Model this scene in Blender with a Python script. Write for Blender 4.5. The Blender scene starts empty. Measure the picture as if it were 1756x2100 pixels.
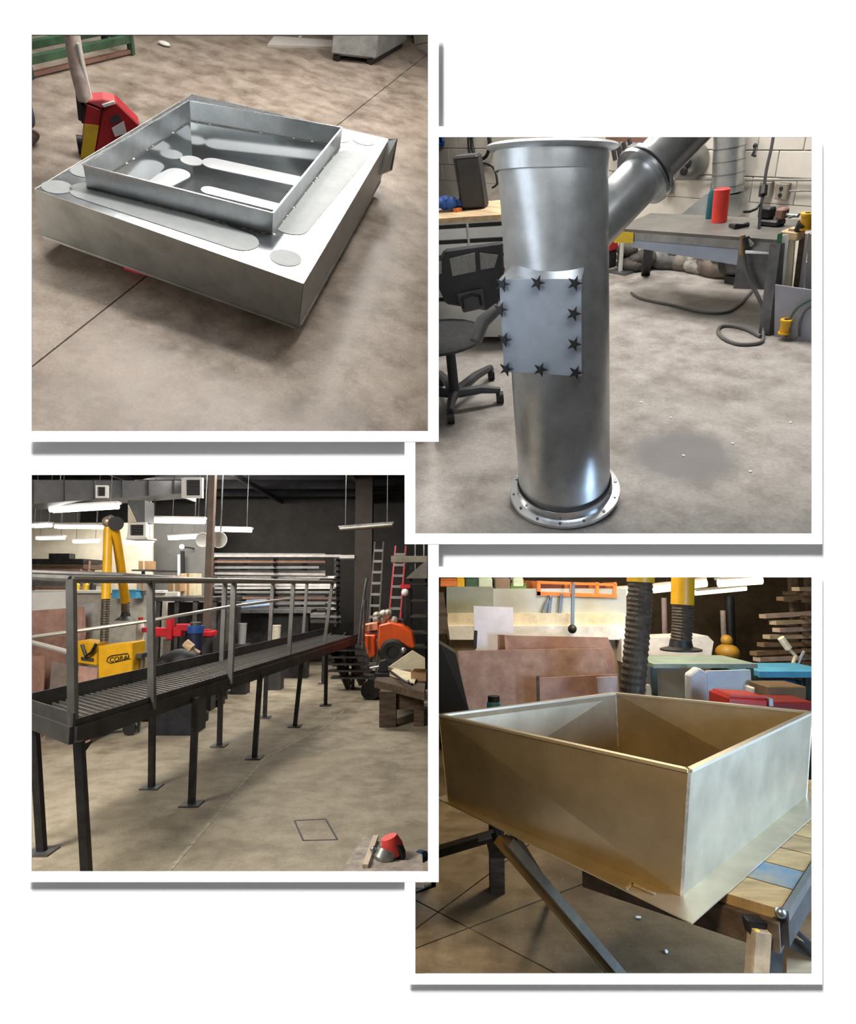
import bpy, bmesh, math, random
from mathutils import Vector as V, Matrix
random.seed(7)
scn = bpy.context.scene
COL = scn.collection

# ------------------------------------------------------------------ camera, world, lights, exposure
F = 1300.0; PHI = math.radians(6.5); WALL_D = 1.2
CAM = V((0, 0, 1.7))
RI = V((1, 0, 0)); FW = V((0, math.cos(PHI), math.sin(PHI))); UP = V((0, -math.sin(PHI), math.cos(PHI)))
cd = bpy.data.cameras.new('camera'); cam = bpy.data.objects.new('camera', cd); COL.objects.link(cam)
cam.location = CAM; cam.rotation_euler = (math.pi / 2 + PHI, 0, 0)
cd.sensor_fit = 'HORIZONTAL'; cd.sensor_width = 36; cd.lens = 36 * F / 1756; cd.clip_start = 0.05; cd.clip_end = 100
scn.camera = cam
w = bpy.data.worlds.new('world'); scn.world = w; w.use_nodes = True
bg = w.node_tree.nodes['Background']; bg.inputs[0].default_value = (1, 1, 1, 1); bg.inputs[1].default_value = 0.20
scn.view_settings.view_transform = 'Standard'; scn.view_settings.look = 'None'
scn.view_settings.exposure = 0.0; scn.view_settings.gamma = 1.0; scn.view_settings.use_curve_mapping = False
scn.cycles.max_bounces = 8; scn.cycles.diffuse_bounces = 4; scn.cycles.glossy_bounces = 4
scn.cycles.sample_clamp_indirect = 6.0

def cam2w(v): return RI * v[0] - UP * v[1] + FW * v[2]          # camera axes: x right, y down, z forward
sun = bpy.data.lights.new('sun', 'SUN'); so = bpy.data.objects.new('sun', sun); COL.objects.link(so)
sun.energy = 10.5; sun.angle = math.radians(13)
so.rotation_euler = cam2w((0.85, 2.05, 1.0)).to_track_quat('-Z', 'Y').to_euler()

def area(name, camco, aim, sx, sy, power, col=(1, 1, 1), world=False):
    l = bpy.data.lights.new(name, 'AREA'); l.shape = 'RECTANGLE'; l.size = sx; l.size_y = sy; l.energy = power; l.color = col
    o = bpy.data.objects.new(name, l); COL.objects.link(o)
    p = V(camco) if world else CAM + cam2w(camco); a = V(aim) if world else CAM + cam2w(aim)
    o.location = p; o.rotation_euler = (a - p).to_track_quat('-Z', 'Y').to_euler(); return o
WARM = (1.0, .93, .84); COOL = (.86, .93, 1.0)
# ceiling lamps of the upper hall
area('ceiling_or_fill_lamp', (-2.3, -6.3, 3.2), (-1.7, -1, 3.9), 0.5, 3.2, 105, (1, .95, .88))
area('ceiling_or_fill_lamp', (-0.7, -6.3, 4.6), (-0.6, -1, 4.2), 0.5, 3.2, 120, (1, .95, .88))
area('ceiling_or_fill_lamp', (1.35, -5.0, 2.3), (1.75, -1.4, 4.2), 2.6, 0.5, 250, (1, .97, .93))
# unseen lights added to brighten and streak the duct; no windows here
area('duct_fill_light', (0.0225, -0.80, 2.05), (1.0, -0.80, 2.05), 0.22, 1.15, 1.5, (.74, .85, 1.0))
area('duct_fill_light', (0.55, -1.20, 1.36), (0.5, -0.3, 2.5), 0.8, 0.40, 7, (.9, .95, 1.0))
area('duct_fill_light', (-1.0, -4.2, 1.9), (0.4, -0.8, 2.6), 0.9, 1.8, 22, (.85, .92, 1.0))
# lower hall lamps, with added fills for the metal box
area('ceiling_or_fill_lamp', (-3.4, 3.2, 3.6), (-2.4, 5.0, 0), 0.6, 2.4, 300, WARM, True)
area('ceiling_or_fill_lamp', (-2.2, 9.5, 3.7), (-2.2, 9.5, 0), 3.0, 0.5, 190, WARM, True)
area('ceiling_or_fill_lamp', (-4.6, 11.6, 3.6), (-4.0, 13, 1.2), 3.0, 0.6, 190, WARM, True)
area('ceiling_or_fill_lamp', (2.6, 1.55, 1.2), (1.2, 2.5, 0.95), 0.8, 0.8, 104, (.50, .72, 1), True)  # added unseen cool light, set low, brightening the box's right face
area('ceiling_or_fill_lamp', (1.9, 5.4, 2.9), (1.7, 5.6, 0), 2.4, 0.5, 120, (1, .86, .62), True)
area('ceiling_or_fill_lamp', (0.42, 1.42, 1.755), (0.3, 2.9, 0.9), .6, 0.05, 9.5, (1, .62, .17), True)  # added unseen warm strip that tints the box's left face gold

# ------------------------------------------------------------------ helpers: pixels, frames
def ray(px, py): return FW + RI * ((px - 878) / F) - UP * ((py - 1050) / F)
class Frame:
    def __init__(s, o, X, Y, Z):
        s.o, s.X, s.Y, s.Z = V(o), V(X), V(Y), V(Z)
        s.M = Matrix(((s.X.x, s.Y.x, s.Z.x, s.o.x), (s.X.y, s.Y.y, s.Z.y, s.o.y), (s.X.z, s.Y.z, s.Z.z, s.o.z), (0, 0, 0, 1)))
        s.I = s.M.inverted(); s.C = s.I @ CAM
    def dir(s, px, py): return s.I.to_3x3() @ ray(px, py)
    def fl(s, px, py, h=0.0):
        d = s.dir(px, py); return s.C + d * ((h - s.C.z) / d.z)
    def yp(s, px, py, y):
        d = s.dir(px, py); return s.C + d * ((y - s.C.y) / d.y)
    def pl(s, px, py, p0, n):
        d = s.dir(px, py); return s.C + d * ((V(p0) - s.C).dot(n) / d.dot(n))
    def dp(s, px, py, k): return s.C + s.dir(px, py) * k
F0 = Frame((0, 0, 0), (1, 0, 0), (0, 1, 0), (0, 0, 1))

# ------------------------------------------------------------------ helpers: materials
def node(nt, t, **kw):
    n = nt.nodes.new(t)
    for k, v in kw.items(): setattr(n, k, v)
    return n
MATS = {}
def M(name, col, rough=0.5, metal=0.0, var=0.15, scale=6.0, bump=0.0, c2=None, emit=0, detail=6, rvar=0.0, stretch=None, spec=0.5):
    if name in MATS: return MATS[name]
    m = bpy.data.materials.new(name); m.use_nodes = True; nt = m.node_tree; b = nt.nodes['Principled BSDF']
    b.inputs['Metallic'].default_value = metal; b.inputs['Roughness'].default_value = rough
    b.inputs['Specular IOR Level'].default_value = spec
    tc = node(nt, 'ShaderNodeTexCoord'); src = tc.outputs['Object']
    if stretch:
        mp = node(nt, 'ShaderNodeMapping'); mp.inputs['Scale'].default_value = stretch; nt.links.new(src, mp.inputs[0]); src = mp.outputs[0]
    nz = node(nt, 'ShaderNodeTexNoise'); nz.inputs['Scale'].default_value = scale; nz.inputs['Detail'].default_value = detail
    nz.inputs['Roughness'].default_value = 0.65; nt.links.new(src, nz.inputs['Vector'])
    cr = node(nt, 'ShaderNodeValToRGB'); nt.links.new(nz.outputs[0], cr.inputs[0])
    c2 = c2 or tuple(max(0, c * (1 - 2 * var)) for c in col)
    hi = tuple(min(1, c * (1 + var)) for c in col) if c2 else col
    cr.color_ramp.elements[0].position = .3; cr.color_ramp.elements[1].position = .7
    cr.color_ramp.elements[0].color = (*c2, 1); cr.color_ramp.elements[1].color = (*hi, 1)
    nt.links.new(cr.outputs[0], b.inputs['Base Color'])
    if rvar:
        mr = node(nt, 'ShaderNodeMapRange'); mr.inputs[3].default_value = rough - rvar; mr.inputs[4].default_value = rough + rvar
        nt.links.new(nz.outputs[0], mr.inputs[0]); nt.links.new(mr.outputs[0], b.inputs['Roughness'])
    if bump:
        bp = node(nt, 'ShaderNodeBump'); bp.inputs['Strength'].default_value = bump; bp.inputs['Distance'].default_value = 0.01
        nt.links.new(nz.outputs[0], bp.inputs['Height']); nt.links.new(bp.outputs[0], b.inputs['Normal'])
    if emit:
        b.inputs['Emission Color'].default_value = (*col, 1); b.inputs['Emission Strength'].default_value = emit
    MATS[name] = m; return m
def concrete(name, base, dark, light, rough=0.45, big=0.7, spots=(), joint=None):
    m = bpy.data.materials.new(name); m.use_nodes = True; nt = m.node_tree; b = nt.nodes['Principled BSDF']
    L = nt.links.new
    tc = node(nt, 'ShaderNodeTexCoord')
    def nz(sc, det, rg=.6):
        n = node(nt, 'ShaderNodeTexNoise'); n.inputs['Scale'].default_value = sc; n.inputs['Detail'].default_value = det; n.inputs['Roughness'].default_value = rg
        L(tc.outputs['Object'], n.inputs['Vector']); return n
    def ramp(src, p0, p1, c0, c1):
        r = node(nt, 'ShaderNodeValToRGB'); L(src, r.inputs[0]); e = r.color_ramp.elements
        e[0].position = p0; e[1].position = p1; e[0].color = (*c0, 1); e[1].color = (*c1, 1); return r.outputs[0]
    n1 = nz(big, 6); n2 = nz(5, 8, .7); n3 = nz(60, 4, .7)
    c = ramp(n1.outputs[0], .32, .68, dark, base)
    def mix(mode, fac, a, bb):
        x = node(nt, 'ShaderNodeMix', data_type='RGBA', blend_type=mode)
        if isinstance(fac, float): x.inputs[0].default_value = fac
        else: L(fac, x.inputs[0])
        for s, vv in ((6, a), (7, bb)):
            if isinstance(vv, tuple): x.inputs[s].default_value = (*vv, 1)
            else: L(vv, x.inputs[s])
        return x.outputs[2]
    f2 = ramp(n2.outputs[0], .45, .75, (0, 0, 0), (1, 1, 1))
    c = mix('MIX', f2, c, light)
    c = mix('MULTIPLY', 0.8, c, ramp(n2.outputs[0], .30, .47, (.55, .53, .51), (1, 1, 1)))
    n4 = nz(1.9, 7, .62); c = mix('MULTIPLY', 0.7, c, ramp(n4.outputs[0], .36, .52, (.62, .59, .56), (1, 1, 1)))
    c = mix('OVERLAY', 0.35, c, n3.outputs[0])
    vo = node(nt, 'ShaderNodeTexVoronoi'); vo.inputs['Scale'].default_value = 7; L(tc.outputs['Object'], vo.inputs['Vector'])
    sp = ramp(vo.outputs['Distance'], .028, .05, (1, 1, 1), (0, 0, 0))
    c = mix('MIX', sp, c, light)
    for (sx, sy, r0, r1, col, am) in spots:
        vm = node(nt, 'ShaderNodeVectorMath', operation='DISTANCE'); L(tc.outputs['Object'], vm.inputs[0]); vm.inputs[1].default_value = (sx, sy, 0)
        ad = node(nt, 'ShaderNodeMath', operation='ADD'); L(vm.outputs['Value'], ad.inputs[0])
        mu = node(nt, 'ShaderNodeMath', operation='MULTIPLY'); L(n2.outputs[0], mu.inputs[0]); mu.inputs[1].default_value = (r1 - r0) * 1.2; L(mu.outputs[0], ad.inputs[1])
        mr = node(nt, 'ShaderNodeMapRange'); mr.inputs[1].default_value = r0; mr.inputs[2].default_value = r1; mr.inputs[3].default_value = am; mr.inputs[4].default_value = 0
        L(ad.outputs[0], mr.inputs[0]); c = mix('MIX', mr.outputs[0], c, col)
    L(c, b.inputs['Base Color'])
    mr = node(nt, 'ShaderNodeMapRange'); mr.inputs[1].default_value = .3; mr.inputs[2].default_value = .7; mr.inputs[3].default_value = rough - .14; mr.inputs[4].default_value = rough + .2
    L(n2.outputs[0], mr.inputs[0]); L(mr.outputs[0], b.inputs['Roughness'])
    bp = node(nt, 'ShaderNodeBump'); bp.inputs['Strength'].default_value = .12; bp.inputs['Distance'].default_value = .01
    L(n2.outputs[0], bp.inputs['Height']); L(bp.outputs[0], b.inputs['Normal'])
    return m

WHITE = M('white_paper', (.88, .88, .88), .9, var=0, spec=.1)
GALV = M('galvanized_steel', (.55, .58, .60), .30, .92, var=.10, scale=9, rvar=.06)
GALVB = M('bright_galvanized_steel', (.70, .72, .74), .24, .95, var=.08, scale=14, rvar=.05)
GALVD = M('dull_shaded_galvanized', (.27, .27, .255), .42, .85, var=.12, scale=5, rvar=.05)  # shade of the tray sides is put into this darker colour
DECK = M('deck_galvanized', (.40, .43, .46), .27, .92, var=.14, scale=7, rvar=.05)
FILM = M('matte_oval_patch', (.42, .44, .44), .75, .0, var=.06, scale=10)
DARK = M('black_plastic', (.015, .015, .017), .5, var=.2)
DGREY = M('dark_grey_plastic', (.05, .05, .055), .55, var=.2)
STEEL = M('black_steel', (.045, .045, .048), .42, .6, var=.25, scale=8)
STEELG = M('grey_steel', (.17, .175, .18), .4, .75, var=.25, scale=6)
STEELL = M('bare_steel', (.42, .43, .44), .35, .9, var=.15, scale=8)
RUST = M('rusty_steel', (.30, .17, .13), .75, .15, var=.2, scale=4, c2=(.16, .085, .065), bump=.2)
RUSTP = M('pinkish_rusty_steel', (.40, .25, .21), .75, .1, var=.2, scale=5, c2=(.26, .14, .11), bump=.2)
RED = M('red_paint', (.42, .012, .02), .4, var=.15)
BRED = M('bright_red_plastic', (.85, .06, .045), .45, var=.08)
ORANGE = M('orange_paint', (.85, .11, .012), .4, var=.12)
ORW = M('orange_painted_wood', (.75, .20, .04), .6, var=.15)
YEL = M('yellow_paint', (.78, .42, .012), .4, var=.1)
YELL = M('lemon_yellow_paint', (.72, .50, .03), .5, var=.15)
GREEN = M('green_paint', (.05, .12, .065), .5, var=.3)
GREEND = M('dark_green_paint', (.02, .05, .045), .5, var=.3)
BLUE = M('blue_paint', (.02, .10, .42), .5, var=.2)
LBLUE = M('light_blue_paint', (.08, .36, .62), .5, var=.15)
DENIM = M('denim', (.08, .12, .22), .85, var=.25, scale=40)
BROWN = M('brown_leather', (.10, .06, .04), .7, var=.3, scale=20)
CREAM = M('cream_paint', (.68, .62, .50), .6, var=.06)
WPAINT = M('white_paint', (.80, .80, .78), .5, var=.05)
LILAC = M('lilac_white_sheet', (.72, .71, .82), .45, var=.06)
WOOD = M('pale_wood', (.60, .43, .25), .65, var=.2, scale=3, stretch=(1, 8, 8))
PLY = M('pale_plywood', (.74, .66, .46), .65, var=.12, scale=4)
OLDW = M('old_dark_wood', (.10, .065, .04), .75, var=.35, scale=4, stretch=(1, 6, 6))
CARD = M('cardboard', (.42, .26, .13), .8, var=.12, scale=5)
RUBBER = M('black_rubber', (.02, .02, .02), .65, var=.3)
HOSE = M('ribbed_hose', (.10, .08, .06), .5, .2, var=.3, scale=20)
MILK = M('milky_plastic', (.66, .72, .80), .35, var=.1, scale=3)
LIT = M('lit_tube', (1, .98, .9), .4, var=0, emit=7)
LITY = M('warm_lit_tube', (1, .93, .66), .4, var=0, emit=2.2)
SKIN = M('skin', (.50, .30, .22), .6, var=.08)
DWALL = M('dark_wall_paint', (.034, .032, .030), .85, var=.2, scale=3)
DCEIL = M('dark_ceiling', (.016, .016, .019), .9, var=.4, scale=3)
GREYW = M('grey_wall_paint', (.20, .20, .195), .85, var=.1, scale=2)

# ------------------------------------------------------------------ helpers: meshes
class MB:
    def __init__(s): s.v = []; s.f = []; s.sm = False
    def add(s, vs, fs):
        n = len(s.v); s.v += [V(p) for p in vs]; s.f += [tuple(i + n for i in f) for f in fs]; return s
    def obox(s, c, a, b, d):
        c, a, b, d = V(c), V(a), V(b), V(d)
        return s.add([c + a * i + b * j + d * k for k in (-1, 1) for j in (-1, 1) for i in (-1, 1)],
                     [(0, 2, 3, 1), (4, 5, 7, 6), (0, 1, 5, 4), (2, 6, 7, 3), (0, 4, 6, 2), (1, 3, 7, 5)])
    def box(s, lo, hi):
        lo, hi = V(lo), V(hi); c = (lo + hi) / 2; h = (hi - lo) / 2
        return s.obox(c, (h.x, 0, 0), (0, h.y, 0), (0, 0, h.z))
    def bar(s, p, q, w, h=None, up=(0, 0, 1)):
        p, q = V(p), V(q); h = h or w; d = q - p; u = V(up)
        if abs(d.normalized().dot(u.normalized())) > .95: u = V((0, 1, 0)) if abs(d.normalized().y) < .9 else V((1, 0, 0))
        a = d.cross(u).normalized(); b = a.cross(d).normalized()
        return s.obox((p + q) / 2, d / 2, a * (w / 2), b * (h / 2))
    def cyl(s, p, q, r, r2=None, n=16, caps=True):
        p, q = V(p), V(q); r2 = r if r2 is None else r2; d = (q - p).normalized()
        a = d.orthogonal().normalized(); b = d.cross(a)
        vs = [c + (a * math.cos(t) + b * math.sin(t)) * rr for c, rr in ((p, r), (q, r2)) for t in (2 * math.pi * i / n for i in range(n))]
        fs = [(i, (i + 1) % n, n + (i + 1) % n, n + i) for i in range(n)]
        if caps: fs += [tuple(range(n - 1, -1, -1)), tuple(range(n, 2 * n))]
        return s.add(vs, fs)
    def lathe(s, p, axis, prof, n=32, x=None):          # prof: (radius, along axis), open chain
        p, d = V(p), V(axis).normalized(); a = (V(x) - d * V(x).dot(d)).normalized() if x else d.orthogonal().normalized(); b = d.cross(a)
        vs = [p + d * h + (a * math.cos(2 * math.pi * i / n) + b * math.sin(2 * math.pi * i / n)) * r for r, h in prof for i in range(n)]
        fs = [(k * n + i, k * n + (i + 1) % n, (k + 1) * n + (i + 1) % n, (k + 1) * n + i) for k in range(len(prof) - 1) for i in range(n)]
        s.sm = True; return s.add(vs, fs)
    def tube(s, pts, r, n=8, ribs=0):
        pts = [V(p) for p in pts]; vs = []; fs = []; prev = None
        for i, p in enumerate(pts):
            d = (pts[min(i + 1, len(pts) - 1)] - pts[max(i - 1, 0)]).normalized()
            a = (prev - d * prev.dot(d)).normalized() if prev is not None else d.orthogonal().normalized(); prev = a; b = d.cross(a)
            rr = r[i] if isinstance(r, (list, tuple)) else r
            if ribs and i % 2: rr *= 1 - ribs
            vs += [p + (a * math.cos(2 * math.pi * k / n) + b * math.sin(2 * math.pi * k / n)) * rr for k in range(n)]
        for i in range(len(pts) - 1): fs += [(i * n + k, i * n + (k + 1) % n, (i + 1) * n + (k + 1) % n, (i + 1) * n + k) for k in range(n)]
        fs += [tuple(range(n - 1, -1, -1)), tuple(range((len(pts) - 1) * n, len(pts) * n))]
        s.sm = not ribs; return s.add(vs, fs)
    def prism(s, pts, off):
        pts = [V(p) for p in pts]; off = V(off); n = len(pts)
        return s.add(pts + [p + off for p in pts], [tuple(range(n - 1, -1, -1)), tuple(range(n, 2 * n))] + [(i, (i + 1) % n, n + (i + 1) % n, n + i) for i in range(n)])
    def sheet(s, pts, t):
        pts = [V(p) for p in pts]; n = (pts[1] - pts[0]).cross(pts[2] - pts[0]).normalized(); return s.prism(pts, n * t)
    def ball(s, c, r, sc=(1, 1, 1), n=12, m=8):
        c = V(c); vs = [c + V((0, 0, -r * sc[2]))]
        for j in range(1, m):
            t = math.pi * j / m - math.pi / 2
            vs += [c + V((math.cos(t) * math.cos(2 * math.pi * i / n) * r * sc[0], math.cos(t) * math.sin(2 * math.pi * i / n) * r * sc[1], math.sin(t) * r * sc[2])) for i in range(n)]
        vs.append(c + V((0, 0, r * sc[2]))); k = len(vs) - 1
        fs = [(0, 1 + (i + 1) % n, 1 + i) for i in range(n)]
        for j in range(m - 2): fs += [(1 + j * n + i, 1 + j * n + (i + 1) % n, 1 + (j + 1) * n + (i + 1) % n, 1 + (j + 1) * n + i) for i in range(n)]
        o = 1 + (m - 2) * n; fs += [(o + i, o + (i + 1) % n, k) for i in range(n)]
        s.sm = True; return s.add(vs, fs)
BASE = {}; FRAME = {}
def build(mb, name, mat, parent=None, frame=None, base=None, bevel=0.0, smooth=None):
    me = bpy.data.meshes.new(name)
    fr = FRAME[parent.name] if parent else (frame or F0)
    bs = BASE[parent.name] if parent else (V(base) if base is not None else sum(mb.v, V((0, 0, 0))) / len(mb.v))
    if base is None and not parent: bs = V((bs.x, bs.y, min(v.z for v in mb.v)))
    me.from_pydata([v - bs for v in mb.v], [], mb.f); me.materials.append(mat)
    o = bpy.data.objects.new(name, me); COL.objects.link(o)
    bm = bmesh.new(); bm.from_mesh(me); bmesh.ops.recalc_face_normals(bm, faces=bm.faces)
    if bevel: bmesh.ops.bevel(bm, geom=bm.edges[:], offset=bevel, segments=1, affect='EDGES', clamp_overlap=True)
    bm.to_mesh(me); bm.free()
    if (mb.sm if smooth is None else smooth):
        me.polygons.foreach_set('use_smooth', [True] * len(me.polygons)); me.set_sharp_from_angle(angle=math.radians(40))
    if parent: o.parent = parent
    else: o.matrix_world = fr.M @ Matrix.Translation(bs)
    FRAME[o.name] = fr; BASE[o.name] = bs
    return o
def tag(o, label, cat, group=None):
    o['label'] = label; o['category'] = cat
    if group: o['group'] = group
    return o
def thing(name, label, cat, base, frame=None, group=None):
    o = bpy.data.objects.new(name, None); COL.objects.link(o); fr = frame or F0
    o.empty_display_size = .1; o.matrix_world = fr.M @ Matrix.Translation(V(base)); FRAME[o.name] = fr; BASE[o.name] = V(base)
    return tag(o, label, cat, group)
def struct(o, label=None):
    o['kind'] = 'structure'
    if label: o['label'] = label
    return o
def dup(o, parent=None, off=None):
    c = o.copy(); COL.objects.link(c); c.parent = parent; FRAME[c.name] = FRAME[o.name]; BASE[c.name] = BASE[o.name]
    for ch in o.children: dup(ch, c)
    return c
def smooth_path(pts, k=5):                                               # smooth path through points
    pts = [V(p) for p in pts]; out = []
    for i in range(len(pts) - 1):
        p0, p1, p2, p3 = pts[max(i - 1, 0)], pts[i], pts[i + 1], pts[min(i + 2, len(pts) - 1)]
        for j in range(k):
            t = j / k; out.append(((p1 * 2) + (p2 - p0) * t + (p0 * 2 - p1 * 5 + p2 * 4 - p3) * t * t + (p1 * 3 - p0 - p2 * 3 + p3) * t ** 3) / 2)
    return out + [pts[-1]]
def lerp(a, b, t): return V(a) * (1 - t) + V(b) * t
def quad(c, u, v):                                             # bilinear point in a quad (near-left, near-right, far-right, far-left)
    return lerp(lerp(c[0], c[1], u), lerp(c[3], c[2], u), v)
def clip(poly, p, n, keep=1, gap=0.0):                          # half-plane clip in XY
    out = []; p, n = V(p), V(n)
    sd = [((q - p).dot(n)) * keep - gap for q in poly]
    for i, q in enumerate(poly):
        j = (i + 1) % len(poly)
        if sd[i] >= 0: out.append(q)
        if (sd[i] >= 0) != (sd[j] >= 0): out.append(lerp(q, poly[j], sd[i] / (sd[i] - sd[j])))
    return out
def slabs(name, frame, poly, lines, mat, thick=.03, gap=.005, label=None):
    polys = [[V((p.x, p.y, 0)) for p in poly]]
    for a, b in lines:
        d = (b - a); n = V((-d.y, d.x, 0)).normalized(); np_ = []
        for q in polys:
            for k in (1, -1):
                c = clip(q, a, n, k, gap)
                if len(c) > 2: np_.append(c)
        polys = np_
    base = MB(); base.prism([V((p.x, p.y, -thick)) for p in poly], (0, 0, thick - .012))
    root = struct(build(base, name, M('joint_dirt', (.03, .025, .02), .9), frame=frame, base=(0, 0, 0)), label)
    for q in polys: build(MB().prism([V((p.x, p.y, -.014)) for p in q], (0, 0, .014)), 'slab', mat, root)
    return root

# ------------------------------------------------------------------ white front wall with four openings, four white borders
def on_wall(px, py, d): return CAM + (ray(px, py)) * d
INNER = [(65, 71), (852, 281), (65, 974), (852, 1184)]
holes = [(x - 5, y - 5, x + 818, y + 818) for x, y in INNER]
BIGX, BIGY = 9800, 8500
xs = sorted({-BIGX, BIGX + 1756, *[h[0] for h in holes], *[h[2] for h in holes]}); ys = sorted({-BIGY - 2000, BIGY * .38, *[h[1] for h in holes], *[h[3] for h in holes]})
mb = MB(); unseen_backing = MB()
for i in range(len(xs) - 1):
    for j in range(len(ys) - 1):
        cx, cy = (xs[i] + xs[i + 1]) / 2, (ys[j] + ys[j + 1]) / 2
        if any(h[0] < cx < h[2] and h[1] < cy < h[3] for h in holes): continue
        q = [on_wall(x, y, WALL_D) for x, y in ((xs[i], ys[j]), (xs[i + 1], ys[j]), (xs[i + 1], ys[j + 1]), (xs[i], ys[j + 1]))]
        mb.prism(q, FW * .006); unseen_backing.prism([p + FW * .0065 for p in q], FW * .002)
struct(build(mb, 'wall_front', WHITE), 'plain white wall behind the four white bordered openings')
struct(build(unseen_backing, 'anti_bounce_lining', M('dark_anti_bounce', (.07, .068, .065), .9)), 'unseen dark lining added to cut bounce light behind the white wall')  # added unseen layer, keeps the wall's rear from bouncing light onto the tray
FR = [(0, .0130, 'white square border around the galvanized tray and red pallet jack', None), (1, .0126, 'white square border around the upright galvanized duct', 0),
      (2, .0122, 'white square border around the long black steel walkway', 1), (3, .0118, 'white square border around the open square metal box', 2)]
for k, h, lab, over in FR:                                       # each border is cut where the one above covers it
    x, y = INNER[k]; d = WALL_D - h; R4 = (x - 22, y - 22, x + 835, y + 835)
    cov = (INNER[over][0] - 21, INNER[over][1] - 21, INNER[over][0] + 834, INNER[over][1] + 834) if over is not None else None
    gx = sorted({R4[0], x, x + 813, R4[2], *([v for v in (cov[0], cov[2]) if R4[0] < v < R4[2]] if cov else [])})
    gy = sorted({R4[1], y, y + 813, R4[3], *([v for v in (cov[1], cov[3]) if R4[1] < v < R4[3]] if cov else [])})
    mb = MB(); lip = MB(); P = [on_wall(R4[0], R4[1], d), on_wall(R4[2], R4[3], d)]
    inside = lambda cx, cy: x < cx < x + 813 and y < cy < y + 813
    covered = lambda cx, cy: bool(cov) and cov[0] < cx < cov[2] and cov[1] < cy < cov[3]
    for i in range(len(gx) - 1):
        for j in range(len(gy) - 1):
            cx, cy = (gx[i] + gx[i + 1]) / 2, (gy[j] + gy[j + 1]) / 2
            if inside(cx, cy) or covered(cx, cy): continue
            mb.prism([on_wall(*p, d) for p in ((gx[i], gy[j]), (gx[i + 1], gy[j]), (gx[i + 1], gy[j + 1]), (gx[i], gy[j + 1]))], FW * .0003)
    c4 = [(x, y), (x + 813, y), (x + 813, y + 813), (x, y + 813)]; e4 = [(x - 5, y - 5), (x + 818, y - 5), (x + 818, y + 818), (x - 5, y + 818)]
    for a in range(4):
        b = (a + 1) % 4; n = 24
        for i in range(n):
            p, q = [(c4[a][0] + (c4[b][0] - c4[a][0]) * s_ / n, c4[a][1] + (c4[b][1] - c4[a][1]) * s_ / n) for s_ in (i, i + 1)]
            p2, q2 = [(e4[a][0] + (e4[b][0] - e4[a][0]) * s_ / n, e4[a][1] + (e4[b][1] - e4[a][1]) * s_ / n) for s_ in (i, i + 1)]
            if covered((p[0] + q[0]) / 2, (p[1] + q[1]) / 2): continue
            lip.add([on_wall(*p, d), on_wall(*q, d), on_wall(*q2, WALL_D), on_wall(*p2, WALL_D)], [(0, 1, 2, 3)])
    t = thing('photo_border', lab, 'frame', sum(P, V()) / 2, group='white photo borders')
    build(mb, 'border_sheet', WHITE, t); build(lip, 'light_stop_lip', WHITE, t)  # hidden lip added to stop light slipping behind the border

# partitions and added light-blocking shelves between the four view cells (each seen edge-on, behind the borders)
def cell_wall(name, pa, pb, k0, k1, mat, label, t=(2.0, 0)):
    f = [on_wall(*pa, k0), on_wall(*pb, k0), on_wall(*pb, k1), on_wall(*pa, k1)]
    b = [on_wall(p[0] + t[0], p[1] + t[1], k) for p, k in ((pa, k0), (pb, k0), (pb, k1), (pa, k1))]
    mb = MB(); mb.add(f + b, [(0, 1, 2, 3), (4, 7, 6, 5), (0, 4, 5, 1), (1, 5, 6, 2), (2, 6, 7, 3), (3, 7, 4, 0)])
    return struct(build(mb, name, mat), label)
PART = M('partition_white', (.62, .61, .59), .8, var=.04)
cell_wall('wall_partition_or_light_block', (888, 30), (888, 893), 1.24, 6.6, PART, 'pale partition beside the duct shop')
cell_wall('wall_partition_or_light_block', (-3000, 925), (838, 925), 1.24, 2.4, DWALL, 'dark unseen light-blocking shelf under the tray floor', (0, 2))  # added unseen shelf, keeps sun and lamp light off the hall below
cell_wall('wall_partition_or_light_block', (842, 1103), (4000, 1103), 1.24, 2.35, DWALL, 'dark unseen light-blocking shelf under the duct floor', (0, 2))  # added unseen shelf, stops upper lamps leaking onto the metal box
cell_wall('wall_partition_or_light_block', (888, 1112), (888, 1800), 1.24, 17.0, DWALL, 'dark partition between the two lower halls')
# outer shell
def plane(name, pts, mat, label): return struct(build(MB().sheet(pts, .05), name, mat), label)
SH = M('shell_grey', (.30, .29, .28), .9, var=.1, scale=1)
plane('ceiling', [(-8.6, -.6, 10.0), (8.6, -.6, 10.0), (8.6, 18, 10.0), (-8.6, 18, 10.0)], SH, 'grey ceiling high above the upper halls')
plane('wall_left', [(-8.6, -.6, -.35), (-8.6, 18, -.35), (-8.6, 18, 10.0), (-8.6, -.6, 10.0)], SH, 'grey outer wall at the left')
plane('wall_right', [(8.6, -.6, -.35), (8.6, 18, -.35), (8.6, 18, 10.0), (8.6, -.6, 10.0)], SH, 'grey outer wall at the right')
plane('floor', [(-8.6, 1.0, -.3), (8.6, 1.0, -.3), (8.6, 18, -.3), (-8.6, 18, -.3)], SH, 'grey base slab below the lower halls')
plane('wall_back', [(-8.6, 18, -.35), (8.6, 18, -.35), (8.6, 18, 10.0), (-8.6, 18, 10.0)], SH, 'grey outer wall at the far end')

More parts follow.
